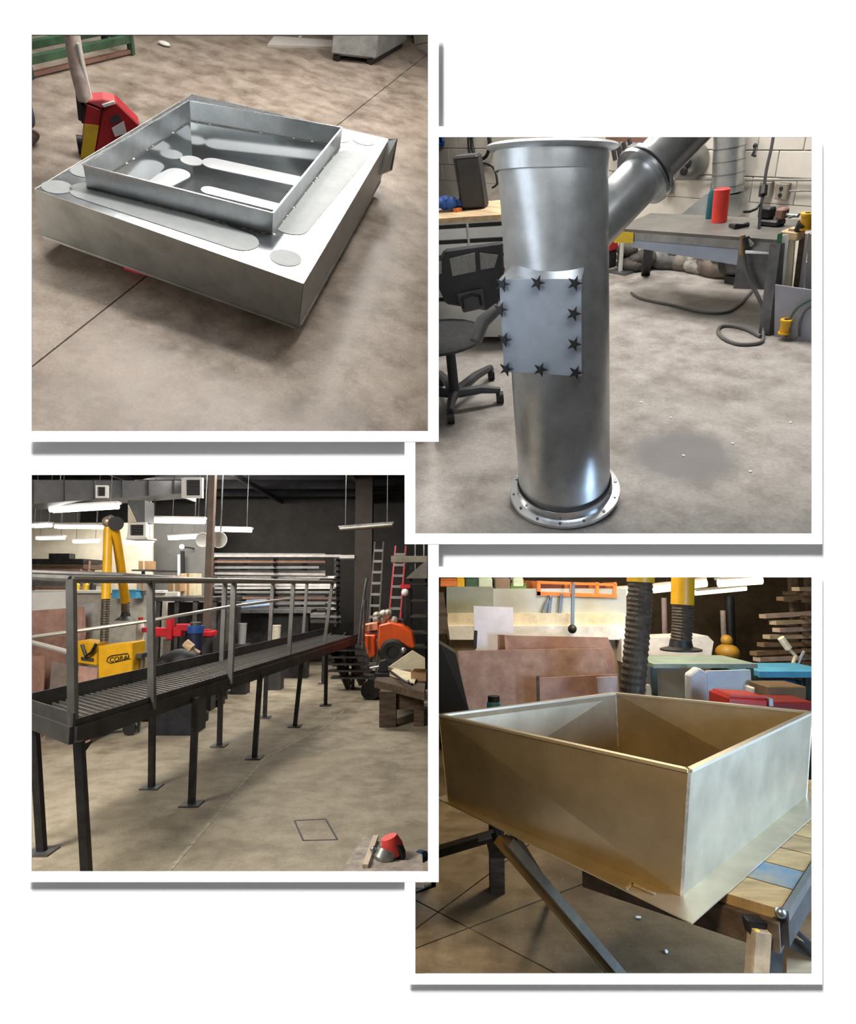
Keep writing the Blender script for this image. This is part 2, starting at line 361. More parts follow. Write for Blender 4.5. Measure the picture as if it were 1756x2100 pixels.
# ================================================================== SCENE: galvanized tray on a concrete floor
ax = ((0.96139, 0.27115, 0.04697), (0.17015, -0.71985, 0.67295), (0.21629, -0.63898, -0.73819))
TX, TY, TZ = (cam2w(a).normalized() for a in ax)
DK = 0.40                                                        # deck height above the floor
F1 = Frame(CAM + cam2w((-2.12585, -1.70105, 3.40683)) - TZ * DK, TX, TY, TZ)
j0, j1 = F1.fl(68, 750), F1.fl(878, 110)
fp = [F1.fl(*p) for p in ((-160, 10), (889, 10), (889, 894), (834, 894), (834, 948), (-160, 948))]
sp1 = [(F1.fl(400, 690).x, F1.fl(400, 690).y, .05, .9, (.10, .085, .075), .75), (F1.fl(720, 860).x, F1.fl(720, 860).y, .02, .35, (.10, .09, .085), .8),
       (F1.fl(700, 620).x, F1.fl(700, 620).y, .05, .5, (.14, .12, .10), .6)]
slabs('floor', F1, fp, [(j0, j1)], concrete('tan_concrete', (.36, .295, .24), (.23, .185, .15), (.47, .40, .345), .40, .8, sp1), label='tan concrete floor under the galvanized tray')

U = 0.1255; H = 0.31
A, B, C, D = V((-.027, .069, DK)), V((1.521, -.071, DK)), V((1.478, 2.302, DK)), V((.02, 1.99, DK))
u = [V((.168, .239, DK)), V((1.208, .337, DK)), V((1.197, 1.880, DK)), V((.206, 1.529, DK))]
tray = thing('galvanized_tray', 'large shallow galvanized steel tray with a raised inner rim lying on pallet forks', 'tray', (.75, 1.0, .06), F1)
dn = V((0, 0, -H)); bot = [V((-.10, .13, DK - H)), V((1.503, -.034, DK - H)), V((1.47, 2.27, DK - H)), V((.02, 1.99, DK - H))]
cor = [A, B, C, D]
for k in range(4):
    a, b = cor[k], cor[(k + 1) % 4]; a2, b2 = bot[k], bot[(k + 1) % 4]
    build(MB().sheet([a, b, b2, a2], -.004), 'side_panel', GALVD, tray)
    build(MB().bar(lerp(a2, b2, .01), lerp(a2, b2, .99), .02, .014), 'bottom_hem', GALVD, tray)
for k in range(4):
    a, b = cor[k], cor[(k + 1) % 4]; c, d = u[(k + 1) % 4], u[k]
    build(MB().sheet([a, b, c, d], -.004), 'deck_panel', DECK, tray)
    e, f = u[k], u[(k + 1) % 4]; up_ = V((0, 0, U))
    build(MB().sheet([e, f, f + up_, e + up_], -.004), 'inner_rim_panel', GALV, tray)
    build(MB().bar(e + up_, f + up_, .010, .006), 'rim_hem', GALVB, tray)
    wl = MB(); random.seed(k)
    for i in range(14):
        q = lerp(e, f, (i + random.random()) / 14); q = q + (cor[k] - u[k]).normalized() * .006
        wl.ball(q, .007 + .006 * random.random(), (1.6, 1.6, .6), 6, 4)
    o = build(wl, 'weld_beads', GALVD, tray); o['kind'] = 'stuff'
PD = V((0, 0, -.20))
pan = build(MB().sheet([p + PD for p in u], .004), 'pan_floor', M('mirror_galvanized', (.62, .66, .68), .12, .97, var=.12, scale=1.3, detail=2), tray)
for k in range(4):
    e, f = u[k], u[(k + 1) % 4]
    build(MB().sheet([e, f, f + PD, e + PD], -.003), 'pan_wall', M('mirror_galvanized', (1, 1, 1)), tray)
    build(MB().bar(e + V((0, 0, -.002)), f + V((0, 0, -.002)), .016, .012), 'weld_seam', GALVD, tray)
def stadium(c, p, q, r, n=10):                                   # p,q centres of the two ends
    p, q = V(p), V(q); d = (q - p).normalized() if (q - p).length > 1e-6 else V((1, 0, 0)); s = V((-d.y, d.x, 0)); pts = []
    for i in range(n + 1): t = -math.pi / 2 + math.pi * i / n; pts.append(q + d * (math.cos(t) * r) + s * (math.sin(t) * r))
    for i in range(n + 1): t = math.pi / 2 + math.pi * i / n; pts.append(p + d * (math.cos(t) * r) + s * (math.sin(t) * r))
    return pts
def patch(nm, p, q, r, z, mat, par):
    pts = [V((v.x, v.y, z)) for v in stadium(None, p, q, r)]
    return build(MB().prism(pts, (0, 0, .0022)), nm, mat, par)
def dk(px, py): return F1.fl(px, py, DK)
zz = DK + .0005
patch('long_oval_patch', dk(185, 393), dk(492, 494), .105, zz, FILM, tray)
patch('long_oval_patch', lerp(dk(600, 460), dk(585, 478), .2), dk(722, 322), .105, zz, FILM, tray)
patch('long_oval_patch', dk(173, 352), lerp(u[0], u[3], .55) + V((-.09, 0, 0)), .075, zz, FILM, tray)
patch('long_oval_patch', lerp(u[3], u[2], .1) + V((0, .19, 0)), lerp(u[3], u[2], .93) + V((0, .17, 0)), .10, zz, FILM, tray)
for c, r in ((dk(586, 529), .088), (dk(117, 384), .078), (dk(745, 289), .085)): patch('round_patch', c, c, r, zz, FILM, tray)
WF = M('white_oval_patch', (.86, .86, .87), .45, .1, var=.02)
def pf(px, py): return F1.fl(px, py, DK - .20)
zp = DK - .199 + .004
patch('round_patch', pf(393, 331), pf(393, 331), .075, zp, WF, tray)
patch('long_oval_patch', pf(440, 337), pf(672, 386), .085, zp, WF, tray)
patch('long_oval_patch', pf(365, 358), pf(325, 378), .08, zp, WF, tray)
patch('long_oval_patch', pf(430, 392), pf(575, 428), .055, zp, WF, tray)
fl0, fl1 = V((C.x, C.y - .02, DK)), V((C.x, C.y - .36, DK))
build(MB().prism([fl0, fl0 + V((.07, -.01, .03)), fl0 + V((.07, -.05, -.20)), fl0 + V((.0, -.06, -.22))], (0, .012, 0)), 'bent_flap', STEEL, tray)
build(MB().prism([fl0 + V((.002, -.02, .0)), fl0 + V((.07, -.01, .03)), fl0 + V((.072, -.03, -.20)), fl0 + V((.004, -.2, -.2))], (.006, 0, 0)), 'bent_flap', GALVD, tray)
for xx in (.42, 1.0): build(MB().box((xx - .12, .2, .03), (xx + .12, 1.9, .088)), 'wood_runner', OLDW, tray)

# pallet jack (red)
g = F1.fl(215, 330); dj = 0.85
def pj(px, py, k=None): return F1.pl(px, py, g, PN)
PN = F1.dir(230, 260).normalized(); PN.z = 0; PN.normalize()
Jx = V((PN.y, -PN.x, 0)); Jz = V((0, 0, 1))
jk = thing('pallet_jack', 'red hand pallet jack with yellow stripe and worn white handle', 'pallet jack', (g.x, g.y, 0), F1)
def J(px, py, back=0.0): return pj(px, py) + PN * back
fr_ = [J(212, 248), J(236, 209), J(285, 258), J(285, 300), J(190, 340)]
build(MB().prism([J(210, 228), J(238, 210), J(287, 258), J(283, 310), J(192, 325)], PN * .16), 'chassis', RED, jk, bevel=.008)
build(MB().prism([J(173, 208), J(208, 222), J(238, 209), J(212, 204)], PN * .14), 'chassis_top', M('pink_red_paint', (.62, .09, .10), .45), jk, bevel=.006)
build(MB().prism([J(178, 214), J(208, 226), J(190, 325), J(166, 322)], PN * .12), 'side_plate', RED, jk, bevel=.004)
build(MB().prism([J(174, 254, -.006), J(203, 257, -.006), J(193, 318, -.006), J(165, 325, -.006)], PN * .005), 'yellow_stripe', YELL, jk)
build(MB().prism([J(229, 262, -.006), J(254, 248, -.006), J(260, 272, -.006), J(236, 280, -.006)], PN * .005), 'paper_label', M('label_white', (.72, .70, .78), .6, var=.03), jk)
build(MB().prism([J(226, 240, -.006), J(242, 233, -.006), J(250, 246, -.006), J(230, 254, -.006)], PN * .005), 'dark_window', DGREY, jk)
build(MB().prism([J(209, 213, -.02), J(233, 206, -.02), J(236, 211, -.02), J(213, 218, -.02)], PN * .02), 'white_cap', WPAINT, jk)
build(MB().cyl(J(164, 200, .10), J(171, 258, .10), .026, .03), 'pump_cylinder', DARK, jk, smooth=True)
build(MB().cyl(J(173, 226, .08), J(175, 262, .08), .022), 'pump_spring', DARK, jk, smooth=True)
hp = [J(146, 62, .10), J(153, 110, .08), J(163, 160, .06), J(176, 212, .05)]
WRED = M('worn_white_handle', (.74, .68, .60), .6, var=.05, scale=14, c2=(.50, .34, .29))
build(MB().tube(hp, [.048, .050, .052, .05], 12), 'handle_tube', WRED, jk)
build(MB().tube([J(146, 58, .10), J(147, 82, .10)], .056, 12), 'handle_grip', M('tan_tape', (.28, .17, .07), .7), jk)
build(MB().tube([J(160, 92, .03), J(168, 130, .03), J(185, 200, .03)], .010, 6), 'release_rod', WPAINT, jk)
wc = J(168, 300, .10); build(MB().cyl(V((wc.x, wc.y, .06)) - Jx * .03, V((wc.x, wc.y, .06)) + Jx * .03, .06, n=20), 'wheel', DARK, jk, smooth=True)
for xx in (.45, .97): build(MB().box((xx - .08, .15, .012), (xx + .08, 1.75, .03)), 'fork', RED, jk)

# green rack
def gr(px, py, h=0): return F1.fl(px, py, h)
t = thing('green_steel_rack', 'low dark green painted steel rack frame standing on the concrete', 'rack', gr(190, 120), F1)
r0, r1 = gr(62, 162), gr(270, 112); bk = (gr(212, 92) - gr(270, 110)) * 1.0
z1 = .13
for a, b in ((r0, r1), (r0 + bk * .9, r1 + bk * .9)):
    build(MB().bar(a + V((0, 0, z1)), b + V((0, 0, z1)), .05, .055), 'rail', GREEN, t)
    build(MB().bar(a + V((0, 0, .03)), b + V((0, 0, .03)), .03, .03), 'lower_rail', RUST, t)
build(MB().bar(r1 + V((0, 0, z1)), r1 + bk * .9 + V((0, 0, z1)), .05, .06), 'cross_rail', GREEN, t)
for q in (r0, r1, lerp(r0, r1, .02) + bk * .9, r1 + bk * .9): build(MB().bar(V((q.x, q.y, 0)), V((q.x, q.y, .9 if q is not r0 else .14)), .05), 'post', GREEND if q is not r1 else GREEN, t)
# grey cabinet, board, scraps
c0, c1 = gr(676, 124), gr(770, 134); c2 = gr(832, 98); hh = .62
t = thing('grey_steel_cabinet', 'dented light grey steel cabinet with rounded lower corners on dark skids', 'cabinet', (c0 + c1) / 2, F1)
dv = (c2 - c1); ex = c1 - c0
build(MB().prism([c0 + V((0, 0, .05)), c1 + V((0, 0, .05)), c1 + dv + V((0, 0, .05)), c0 + dv + V((0, 0, .05))], (0, 0, hh)), 'body', M('dented_grey_paint', (.36, .38, .39), .5, .3, var=.2, scale=4), t, bevel=.03)
n_ = ex.cross(V((0, 0, 1))).normalized()
build(MB().prism([lerp(c0, c1, .03) + V((0, 0, .08)) + n_ * .004, lerp(c0, c1, .97) + V((0, 0, .08)) + n_ * .004, lerp(c0, c1, .97) + V((0, 0, hh)) + n_ * .004, lerp(c0, c1, .03) + V((0, 0, hh)) + n_ * .004], n_ * .004), 'front_panel', M('grey_front_panel', (.47, .49, .50), .45, .3, var=.22, scale=5), t)
for k in (.12, .85): build(MB().bar(lerp(c0, c1, k) + V((0, 0, .025)), lerp(c0, c1, k) + dv + V((0, 0, .025)), .06, .05), 'skid', DARK, t)
tag(build(MB().prism([gr(548, 96), gr(682, 100), gr(684, 86), gr(562, 78)], (0, 0, .02)), 'pale_board', M('pale_board', (.62, .58, .54), .6, var=.05), frame=F1), 'long pale board lying flat on the concrete beside the grey cabinet', 'board')
tag(build(MB().prism([gr(612, 79), gr(618, 79), gr(627, 68), gr(621, 68)], (0, 0, .02)), 'pale_stick', WPAINT, frame=F1), 'short white stick lying behind the pale board', 'stick')
q = gr(337, 94); tag(build(MB().ball(q + V((0, 0, .02)), .05, (1.3, .8, .4), 8, 6), 'white_rag', WPAINT, frame=F1), 'small crumpled white rag on open concrete near the green rack', 'rag')
# person at the left edge
pb = F1.fl(66, 297); t = thing('person', 'person in blue jeans and brown shoes standing beside the pallet jack', 'person', pb, F1)
def skinmesh(nm, pts, edges, mat, par, root=0, sub=2):
    me = bpy.data.meshes.new(nm); bs = BASE[par.name]
    me.from_pydata([V(p[:3]) for p in pts], edges, []); me.materials.append(mat)
    o = bpy.data.objects.new(nm, me); COL.objects.link(o); o.parent = par
    bm = bmesh.new(); bm.from_mesh(me); ly = bm.verts.layers.skin.verify()
    for i, v in enumerate(bm.verts): v[ly].radius = (pts[i][3], pts[i][3] * (pts[i][4] if len(pts[i]) > 4 else 1)); v[ly].use_root = (i == root)
    bm.to_mesh(me); bm.free()
    o.modifiers.new('skin', 'SKIN').use_smooth_shade = True; m = o.modifiers.new('sub', 'SUBSURF'); m.levels = sub; m.render_levels = sub
    FRAME[o.name] = FRAME[par.name]; BASE[o.name] = bs; return o
S_ = M('grey_shirt', (.18, .19, .2), .85)
skinmesh('jeans', [(-.10, 0, .98, .13), (-.10, 0, .86, .13), (-.19, .0, .80, .09), (-.2, .02, .46, .065), (-.2, .04, .10, .062), (-.01, 0, .80, .09), (0, -.02, .46, .065), (0.0, .0, .10, .062)],
         [(0, 1), (1, 2), (2, 3), (3, 4), (1, 5), (5, 6), (6, 7)], DENIM, t)
skinmesh('body', [(-.10, 0, .98, .12), (-.10, 0, 1.2, .13), (-.10, 0, 1.38, .13), (-.10, 0, 1.48, .055), (-.10, -.01, 1.58, .075), (-.10, -.02, 1.68, .09), (-.28, 0, 1.38, .055), (-.34, .02, 1.1, .042), (-.33, -.06, .88, .035), (-.33, -.08, .80, .03), (.08, 0, 1.38, .055), (.14, .02, 1.1, .042), (.12, -.08, .88, .035), (.12, -.10, .80, .03)],
         [(0, 1), (1, 2), (2, 3), (3, 4), (4, 5), (2, 6), (6, 7), (7, 8), (8, 9), (2, 10), (10, 11), (11, 12), (12, 13)], S_, t)
for sx in (-.2, 0.0): skinmesh('shoe', [(sx, .05, .09, .05), (sx, .03, .05, .048), (sx, -.08, .045, .045), (sx, -.18, .035, .035)], [(0, 1), (1, 2), (2, 3)], BROWN, t)
build(MB().ball(pb + V((-.10, -.02, 1.66)), .105, (.85, 1, 1.15)), 'head', SKIN, t)
build(MB().ball(pb + V((-.10, .01, 1.71)), .108, (.9, 1, .9)), 'hair', BROWN, t)

# ================================================================== SCENE: upright duct in the white block-walled shop
dv_ = V(((1150 - 878), (2950 - 1050), F)).normalized(); n2 = -dv_        # camera-space up of this room
dy_ = (330 - 1050) / F
hz_ = -1.0; hx_ = -(n2.y * dy_ + n2.z) * hz_ / n2.x * 0.80; h2 = V((hx_, dy_ * hz_, hz_)); h2 = (h2 - n2 * h2.dot(n2)).normalized()
H2 = 1.62
Z2 = cam2w(n2).normalized(); X2 = cam2w(h2).normalized(); X2 = (X2 - Z2 * X2.dot(Z2)).normalized(); Y2 = Z2.cross(X2).normalized()
F2 = Frame(CAM - Z2 * H2, X2, Y2, Z2)
wb = F2.fl(1420, 500); YW = wb.y
fp = [F2.fl(*p) for p in ((842, 1097), (905, 1097), (905, 1160), (1800, 1160))] + [V((F2.yp(1800, 420, YW).x, YW + .05, 0)), V((F2.yp(880, 420, YW).x, YW + .05, 0)), F2.fl(842, 700)]
st = F2.fl(1400, 935); cr = F2.fl(1470, 640)
concrete2 = concrete('grey_concrete', (.31, .285, .26), (.235, .21, .19), (.42, .395, .37), .55, .9,
                     [(st.x, st.y, .26, .40, (.13, .125, .125), .8), (F2.fl(930, 1000).x, F2.fl(930, 1000).y, .0, .10, (.55, .53, .5), .5)])
slabs('floor', F2, fp, [], concrete2, label='grey concrete floor around the upright duct')
# block wall: each block a part
XL = F2.yp(882, 400, YW).x; XR = F2.yp(1760, 400, YW).x; bw, bh = .40, .20
wl = struct(build(MB().box((XL, YW + .02, 0), (XR, YW + .12, 3.4)), 'wall_back', M('mortar', (.55, .52, .47), .9), frame=F2, base=((XL + XR) / 2, YW, 0)), 'cream painted block wall behind the duct')
BLK = M('cream_painted_block', (.74, .69, .61), .75, var=.05, scale=5, bump=.25)
proto = None; nblk = 0
for r in range(2, 15):
    z0 = r * bh; x = XL - (bw / 2 if r % 2 else 0)
    while x < XR:
        if proto is None:
            proto = build(MB().box((x + .004, YW, z0 + .004), (x + bw - .004, YW + .04, z0 + bh - .004)), 'block', BLK, wl, bevel=.004); px0, pz0 = x, z0
        else:
            c = proto.copy(); COL.objects.link(c); c.parent = wl; c.location = (x - px0, random.uniform(-.001, .001), z0 - pz0)
        x += bw; nblk += 1
build(MB().box((XL, YW + .001, 0), (XR, YW + .04, .4)), 'lower_course', BLK, wl)
def W2(px, py, off=0.0): return F2.yp(px, py, YW - off)

# --- main duct
Bp = F2.fl(1157, 1004, .05); kB = (F2.M @ Bp - CAM).dot(FW)
Tp = F2.dp(1132, 303, kB / 1.235); axd = (Tp - Bp).normalized(); Ld = (Tp - Bp).length
rb = 91 / F * kB
duct = thing('galvanized_duct', 'tall upright galvanized steel duct with bolted access door and angled branch pipe', 'duct', V((Bp.x, Bp.y, 0)), F2)
DG = M('duct_galvanized', (.54, .555, .56), .34, .80, var=.10, scale=12, rvar=.05)
ir = (F2.I.to_3x3() @ RI).normalized(); iu = (F2.I.to_3x3() @ UP).normalized()
tv_ = (Tp - F2.C).normalized(); nT = (iu - tv_ * iu.dot(tv_)).normalized() + tv_ * .07; nT = (nT - ir * nT.dot(ir)).normalized()
bv_ = (F2.C - Bp).normalized(); nB = (V((0, 0, 1)) + bv_ * .22 + ir * -.02).normalized()
def ring(c, n, r, k=48):
    xx = (ir - n * ir.dot(n)).normalized(); yy = n.cross(xx); return [c + (xx * math.cos(2 * math.pi * i / k) + yy * math.sin(2 * math.pi * i / k)) * r for i in range(k)]
def loft(rings):
    m = MB(); k = len(rings[0]); m.add([p for r in rings for p in r], [(j * k + i, j * k + (i + 1) % k, (j + 1) * k + (i + 1) % k, (j + 1) * k + i) for j in range(len(rings) - 1) for i in range(k)]); m.sm = True; return m
build(loft([ring(lerp(Bp, Tp, q / 12), lerp(nB, nT, q / 12).normalized(), rb) for q in range(13)]), 'barrel', DG, duct)
build(loft([ring(Tp + nT * h, nT, r) for r, h in ((rb + .001, -.075), (rb + .006, -.072), (rb + .007, -.012), (rb + .030, -.006), (rb + .042, .002), (rb + .032, .010), (rb - .002, .008))]), 'top_collar', DG, duct)
build(loft([ring(Bp + nB * h, nB, r) for r, h in ((rb + .002, .055), (rb + .006, .052), (rb + .010, .014), (rb + .040, .008), (rb + .042, -.004), (rb - .01, -.004))]), 'bottom_flange', GALVB, duct)
fr14 = ring(Bp + nB * .009, nB, rb + .026, 14)
for q in fr14: build(MB().cyl(q, q + nB * .006, .006, n=8), 'bolt_hole', STEELG, duct)
gp = ring(Bp + nB * .056, nB, rb + .003, 40); build(MB().tube(gp + gp[:1], .003, 6), 'flange_gap', DARK, duct)
# branch at the right
kb = kB * .86
b0 = lerp(Bp, Tp, .66) + V((0, .05, 0)); b1 = F2.dp(1322, 358, kb * 1.0); b2 = F2.dp(1420, 258, kb * 1.02)
bd = (b1 - b0).normalized(); rp = 48 / F * kb
be = b1 + bd * 1.0; s1 = F2.dp(1248, 436, kb)
bd = (b1 - s1).normalized(); s0 = s1 - bd * .20
L1 = (b1 - s0).length
build(MB().lathe(s0, bd, [(rp, 0), (rp, L1)], 32), 'branch_stub', DG, duct)
build(MB().lathe(s0, bd, [(rp, L1 - .02), (rp + .028, L1 - .018), (rp + .03, L1 - .006), (rp + .022, L1 - .004)], 32), 'branch_flange', GALVB, duct)
build(MB().lathe(s0, bd, [(rp + .02, L1 - .003), (rp + .02, L1 + .004)], 32), 'gasket', DARK, duct)
build(MB().lathe(s0, bd, [(rp + .022, L1 + .005), (rp + .03, L1 + .007), (rp + .028, L1 + .022), (rp * .98, L1 + .026)], 32), 'branch_flange', GALVB, duct)
build(MB().lathe(s0, bd, [(rp * .98, L1 + .02), (rp * .98, L1 + 1.1)], 32), 'branch_pipe', GALVB, duct)
# access door: box neck standing proud of the barrel, plate and star knobs
vw = (F2.C - lerp(Bp, Tp, .55)); vw = (vw - axd * vw.dot(axd)).normalized()
vw = (vw - ir * .10).normalized(); mid = lerp(Bp, Tp, .52); PO = mid + vw * (rb + .065)
def dp_(px, py, o=0.0): return F2.pl(px, py, PO + vw * o, vw)
dq = [dp_(1024, 572), dp_(1193, 572), dp_(1193, 772), dp_(1034, 762)]
DP = M('door_plate', (.40, .44, .50), .5, .35, var=.08, scale=9)
dr_ = [dp_(1050, 545, -.10), dp_(1199, 548, -.10), dp_(1196, 772, -.10), dp_(1048, 760, -.10)]
build(MB().add([p - vw * .001 for p in dq] + dr_, [(0, 1, 2, 3), (4, 7, 6, 5), (0, 4, 5, 1), (1, 5, 6, 2), (2, 6, 7, 3), (3, 7, 4, 0)]), 'door_neck', GALVB, duct)
build(MB().prism(dq, vw * .003), 'door_panel', DP, duct, bevel=.001)
sd = (dq[1] - dq[0]).normalized(); axu = vw.cross(sd); axu = axu if axu.dot(iu) > 0 else -axu
kn = MB(); c0 = V((0, 0, 0))
pts = []
for i in range(10):
    a = math.pi * i / 5; r = .028 if i % 2 == 0 else .010; pts.append((math.cos(a) * r, math.sin(a) * r))
knob = None
for i, (u_, v_) in enumerate([(1033, 582), (1104, 579), (1180, 580), (1028, 634), (1178, 642), (1036, 695), (1179, 704), (1040, 755), (1110, 756), (1182, 762)]):
    q = dp_(u_, v_, .003)
    if knob is None:
        mbk = MB(); mbk.prism([q + sd * a + axu * b + vw * .012 for a, b in pts], vw * .012); mbk.cyl(q, q + vw * .03, .009, n=10)
        knob = build(mbk, 'star_knob', DARK, duct); q0 = q
    else:
        c = knob.copy(); COL.objects.link(c); c.parent = duct; c.location = q - q0

# --- office chair
cb = F2.fl(936, 842); tv = F2.C - cb; ya = math.atan2(tv.y, tv.x)
chair = thing('office_chair', 'black swivel office chair with mesh back panels and five star base', 'chair', cb, F2)
fx = V((math.cos(ya), math.sin(ya), 0)); sx_ = V((math.sin(ya), -math.cos(ya), 0)) * -1
if sx_.dot(F2.dir(1000, 800) - F2.dir(900, 800)) < 0: sx_ = -sx_
def ch(px, py, h): return F2.fl(px, py, h)
hub = cb + V((0, 0, .11))
for (px, py) in ((926, 868), (1026, 826), (1008, 778), (905, 790), (872, 836)):
    e = F2.fl(px, py); e = V((e.x, e.y, .07))
    bl_ = build(MB().tube([hub, lerp(hub, e, .6) + V((0, 0, .02)), e + V((0, 0, .01))], [.032, .026, .02], 8), 'base_leg', DGREY, chair)
    build(MB().cyl(V((e.x, e.y, .035)) - sx_ * .02, V((e.x, e.y, .035)) + sx_ * .02, .034, n=14), 'caster', DARK, bl_, smooth=True)
build(MB().cyl(hub, cb + V((0, 0, .42)), .03, .026), 'gas_column', DARK, chair, smooth=True)
se = cb + V((0, 0, .45)) - sx_ * .06
smb = MB(); smb.ball(se, .25, (1.05, 1.05, .22), 20, 8); build(smb, 'seat', M('black_fabric', (.022, .022, .024), .8, var=.3, scale=30), chair)
bkn = F2.pl(968, 560, se - fx * .20, fx); 
def bk_(px, py, off=0.0): return F2.pl(px, py, se - fx * .22 + fx * off, fx)
build(MB().prism([bk_(912, 512), bk_(1032, 496), bk_(1036, 600), bk_(1012, 640), bk_(915, 625), bk_(885, 560)], -fx * .03), 'back_shell', DGREY, chair, bevel=.012)
PANEL = M('grey_mesh_fabric', (.34, .34, .33), .8, var=.1, scale=60)
for q in ([(922, 530), (974, 518), (976, 556), (928, 566)], [(984, 518), (1022, 522), (1014, 548), (986, 553)], [(890, 540), (906, 535), (906, 560), (892, 566)]):
    build(MB().prism([bk_(*p, .006) for p in q], fx * .005), 'mesh_panel', PANEL, chair)
build(MB().prism([bk_(936, 602, .004), bk_(990, 590, .004), bk_(994, 630, .004), bk_(950, 640, .004)], fx * .022), 'lumbar_pad', M('grey_plastic', (.10, .10, .105), .5), chair, bevel=.006)
build(MB().tube([bk_(950, 632, .03), bk_(948, 612, .03), bk_(966, 604, .03), bk_(984, 606, .03), bk_(988, 626, .03)], .008, 6), 'lumbar_ring', DARK, chair)
ar = [F2.dp(975, 700, kB * 1.06), F2.dp(990, 660, kB * 1.06), F2.dp(1022, 632, kB * 1.06)]
build(MB().tube(ar, [.03, .034, .026], 10), 'armrest', M('grey_plastic', (.1, .1, .1)), chair)

# --- white drawer cabinet with things on top (left)
KC = kB * 1.45
c0 = F2.dp(890, 455, KC); hC = c0.z; cn = V((0, 1, 0))
p1_ = F2.fl(1045, 428, hC); 
def cf(px, py, off=0.0): return F2.pl(px, py, c0 + CN * -off, CN)
e0, e1 = F2.fl(880, 448, hC), F2.fl(1060, 436, hC); ed = (e1 - e0).normalized(); CN = V((-ed.y, ed.x, 0)); CN = CN if CN.dot(e0 - F2.C) > 0 else -CN
cab = thing('tool_cabinet', 'white steel drawer cabinet with a wooden top behind the office chair', 'cabinet', V((e0.x, e0.y, 0)), F2)
e0 = e0 - ed * .1; e1 = e1 + ed * .15; dpt = CN * .5
build(MB().prism([V((p.x, p.y, .05)) for p in (e0, e1, e1 + dpt, e0 + dpt)], (0, 0, hC - .08)), 'body', WPAINT, cab)
build(MB().prism([V((p.x, p.y, hC - .03)) for p in (e0 - CN * .03, e1 - CN * .03, e1 + dpt, e0 + dpt)], (0, 0, .03)), 'wooden_top', WOOD, cab)
zt = hC - .05
for r in range(6):
    hd = .085
    for k, (a, b) in enumerate(((0, .42), (.44, 1))):
        q0, q1 = lerp(e0, e1, a), lerp(e0, e1, b)
        dr = build(MB().prism([V((q0.x, q0.y, zt - hd)) - CN * .004, V((q1.x, q1.y, zt - hd)) - CN * .004, V((q1.x, q1.y, zt - .02)) - CN * .004, V((q0.x, q0.y, zt - .02)) - CN * .004], -CN * .012), 'drawer', WPAINT, cab)
        build(MB().bar(V((q0.x, q0.y, zt - .008)) - CN * .002, V((q1.x, q1.y, zt - .008)) - CN * .002, .004, .022), 'handle_recess', DARK, dr)
    zt -= hd + .01
def top(px, py, k=0): return F2.fl(px, py, hC + k)
b = top(970, 430); sw = 27 / F * KC; shh = 92 / F * KC * 1.12
spk = thing('loudspeaker', 'black upright loudspeaker standing on the white drawer cabinet', 'loudspeaker', b, F2)
build(MB().prism([b - ed * sw, b + ed * sw, b + ed * sw + CN * .12, b - ed * sw + CN * .12], V((0, 0, shh)) - ed * .03), 'case', DARK, spk, bevel=.012)
build(MB().prism([b - ed * sw * .8 + V((0, 0, .02)) - CN * .002, b + ed * sw * .8 + V((0, 0, .02)) - CN * .002, b + ed * sw * .7 + V((0, 0, shh * .93)) - CN * .002, b - ed * sw * .95 + V((0, 0, shh * .93)) - CN * .002], -CN * .004), 'grille', DGREY, spk)
b = top(925, 433); mb = MB(); random.seed(3)
for i in range(7): mb.ball(b + ed * random.uniform(-.08, .07) + V((0, 0, .02 + random.random() * .04)) + CN * random.uniform(0, .06), .045, (1.2, 1, .8), 8, 6)
tag(build(mb, 'blue_cloth', BLUE, frame=F2), 'crumpled blue cloth heaped on the white drawer cabinet', 'cloth')
b = top(938, 434); tag(build(MB().box(b + V((-.02, -.02, 0)), b + V((.03, .02, .022))), 'orange_block', ORW, frame=F2), 'small orange block beside the blue cloth', 'block')
# hanging tools on the wall at left
q = W2(905, 290, .03); tag(build(MB().tube([q + V((math.cos(a) * .05, 0, math.sin(a) * .05)) for a in [i * math.pi / 8 for i in range(17)]], .02, 8), 'tape_roll', BLUE, frame=F2), 'blue tape roll hanging on the block wall', 'tape roll')
def loop(pts, off): return [W2(*p, off) for p in pts]
for i, (pts, lab) in enumerate(([[(966, 270), (968, 300), (978, 325), (996, 322), (1004, 300), (1001, 272)], 'wide black cable loop hanging on the wall above the loudspeaker'],
                                [[(960, 280), (962, 310), (972, 340), (992, 335), (1012, 345), (1020, 375), (1010, 385)], 'long black cable trailing behind the duct collar'])):
    tag(build(MB().tube(smooth_path(loop(pts, .05)), .022 if i == 0 else .012, 8), 'hanging_cable', DARK, frame=F2), lab, 'cable')
q = W2(1280, 312, .12)
mb = MB(); random.seed(5)
for i in range(7): mb.cyl(W2(1255 + 12 * i, 285 + random.random() * 10, .08), W2(1262 + 12 * i, 310 + random.random() * 25, .10), .02, n=8)
t = thing('tool_bracket', 'dark wall bracket crowded with hanging tools behind the duct collar', 'bracket', W2(1290, 300, .05), F2)
build(MB().bar(W2(1245, 284, .06), W2(1345, 288, .06), .04), 'rail', RUST, t); o = build(mb, 'hanging_tools', STEEL, t); o['kind'] = 'stuff'

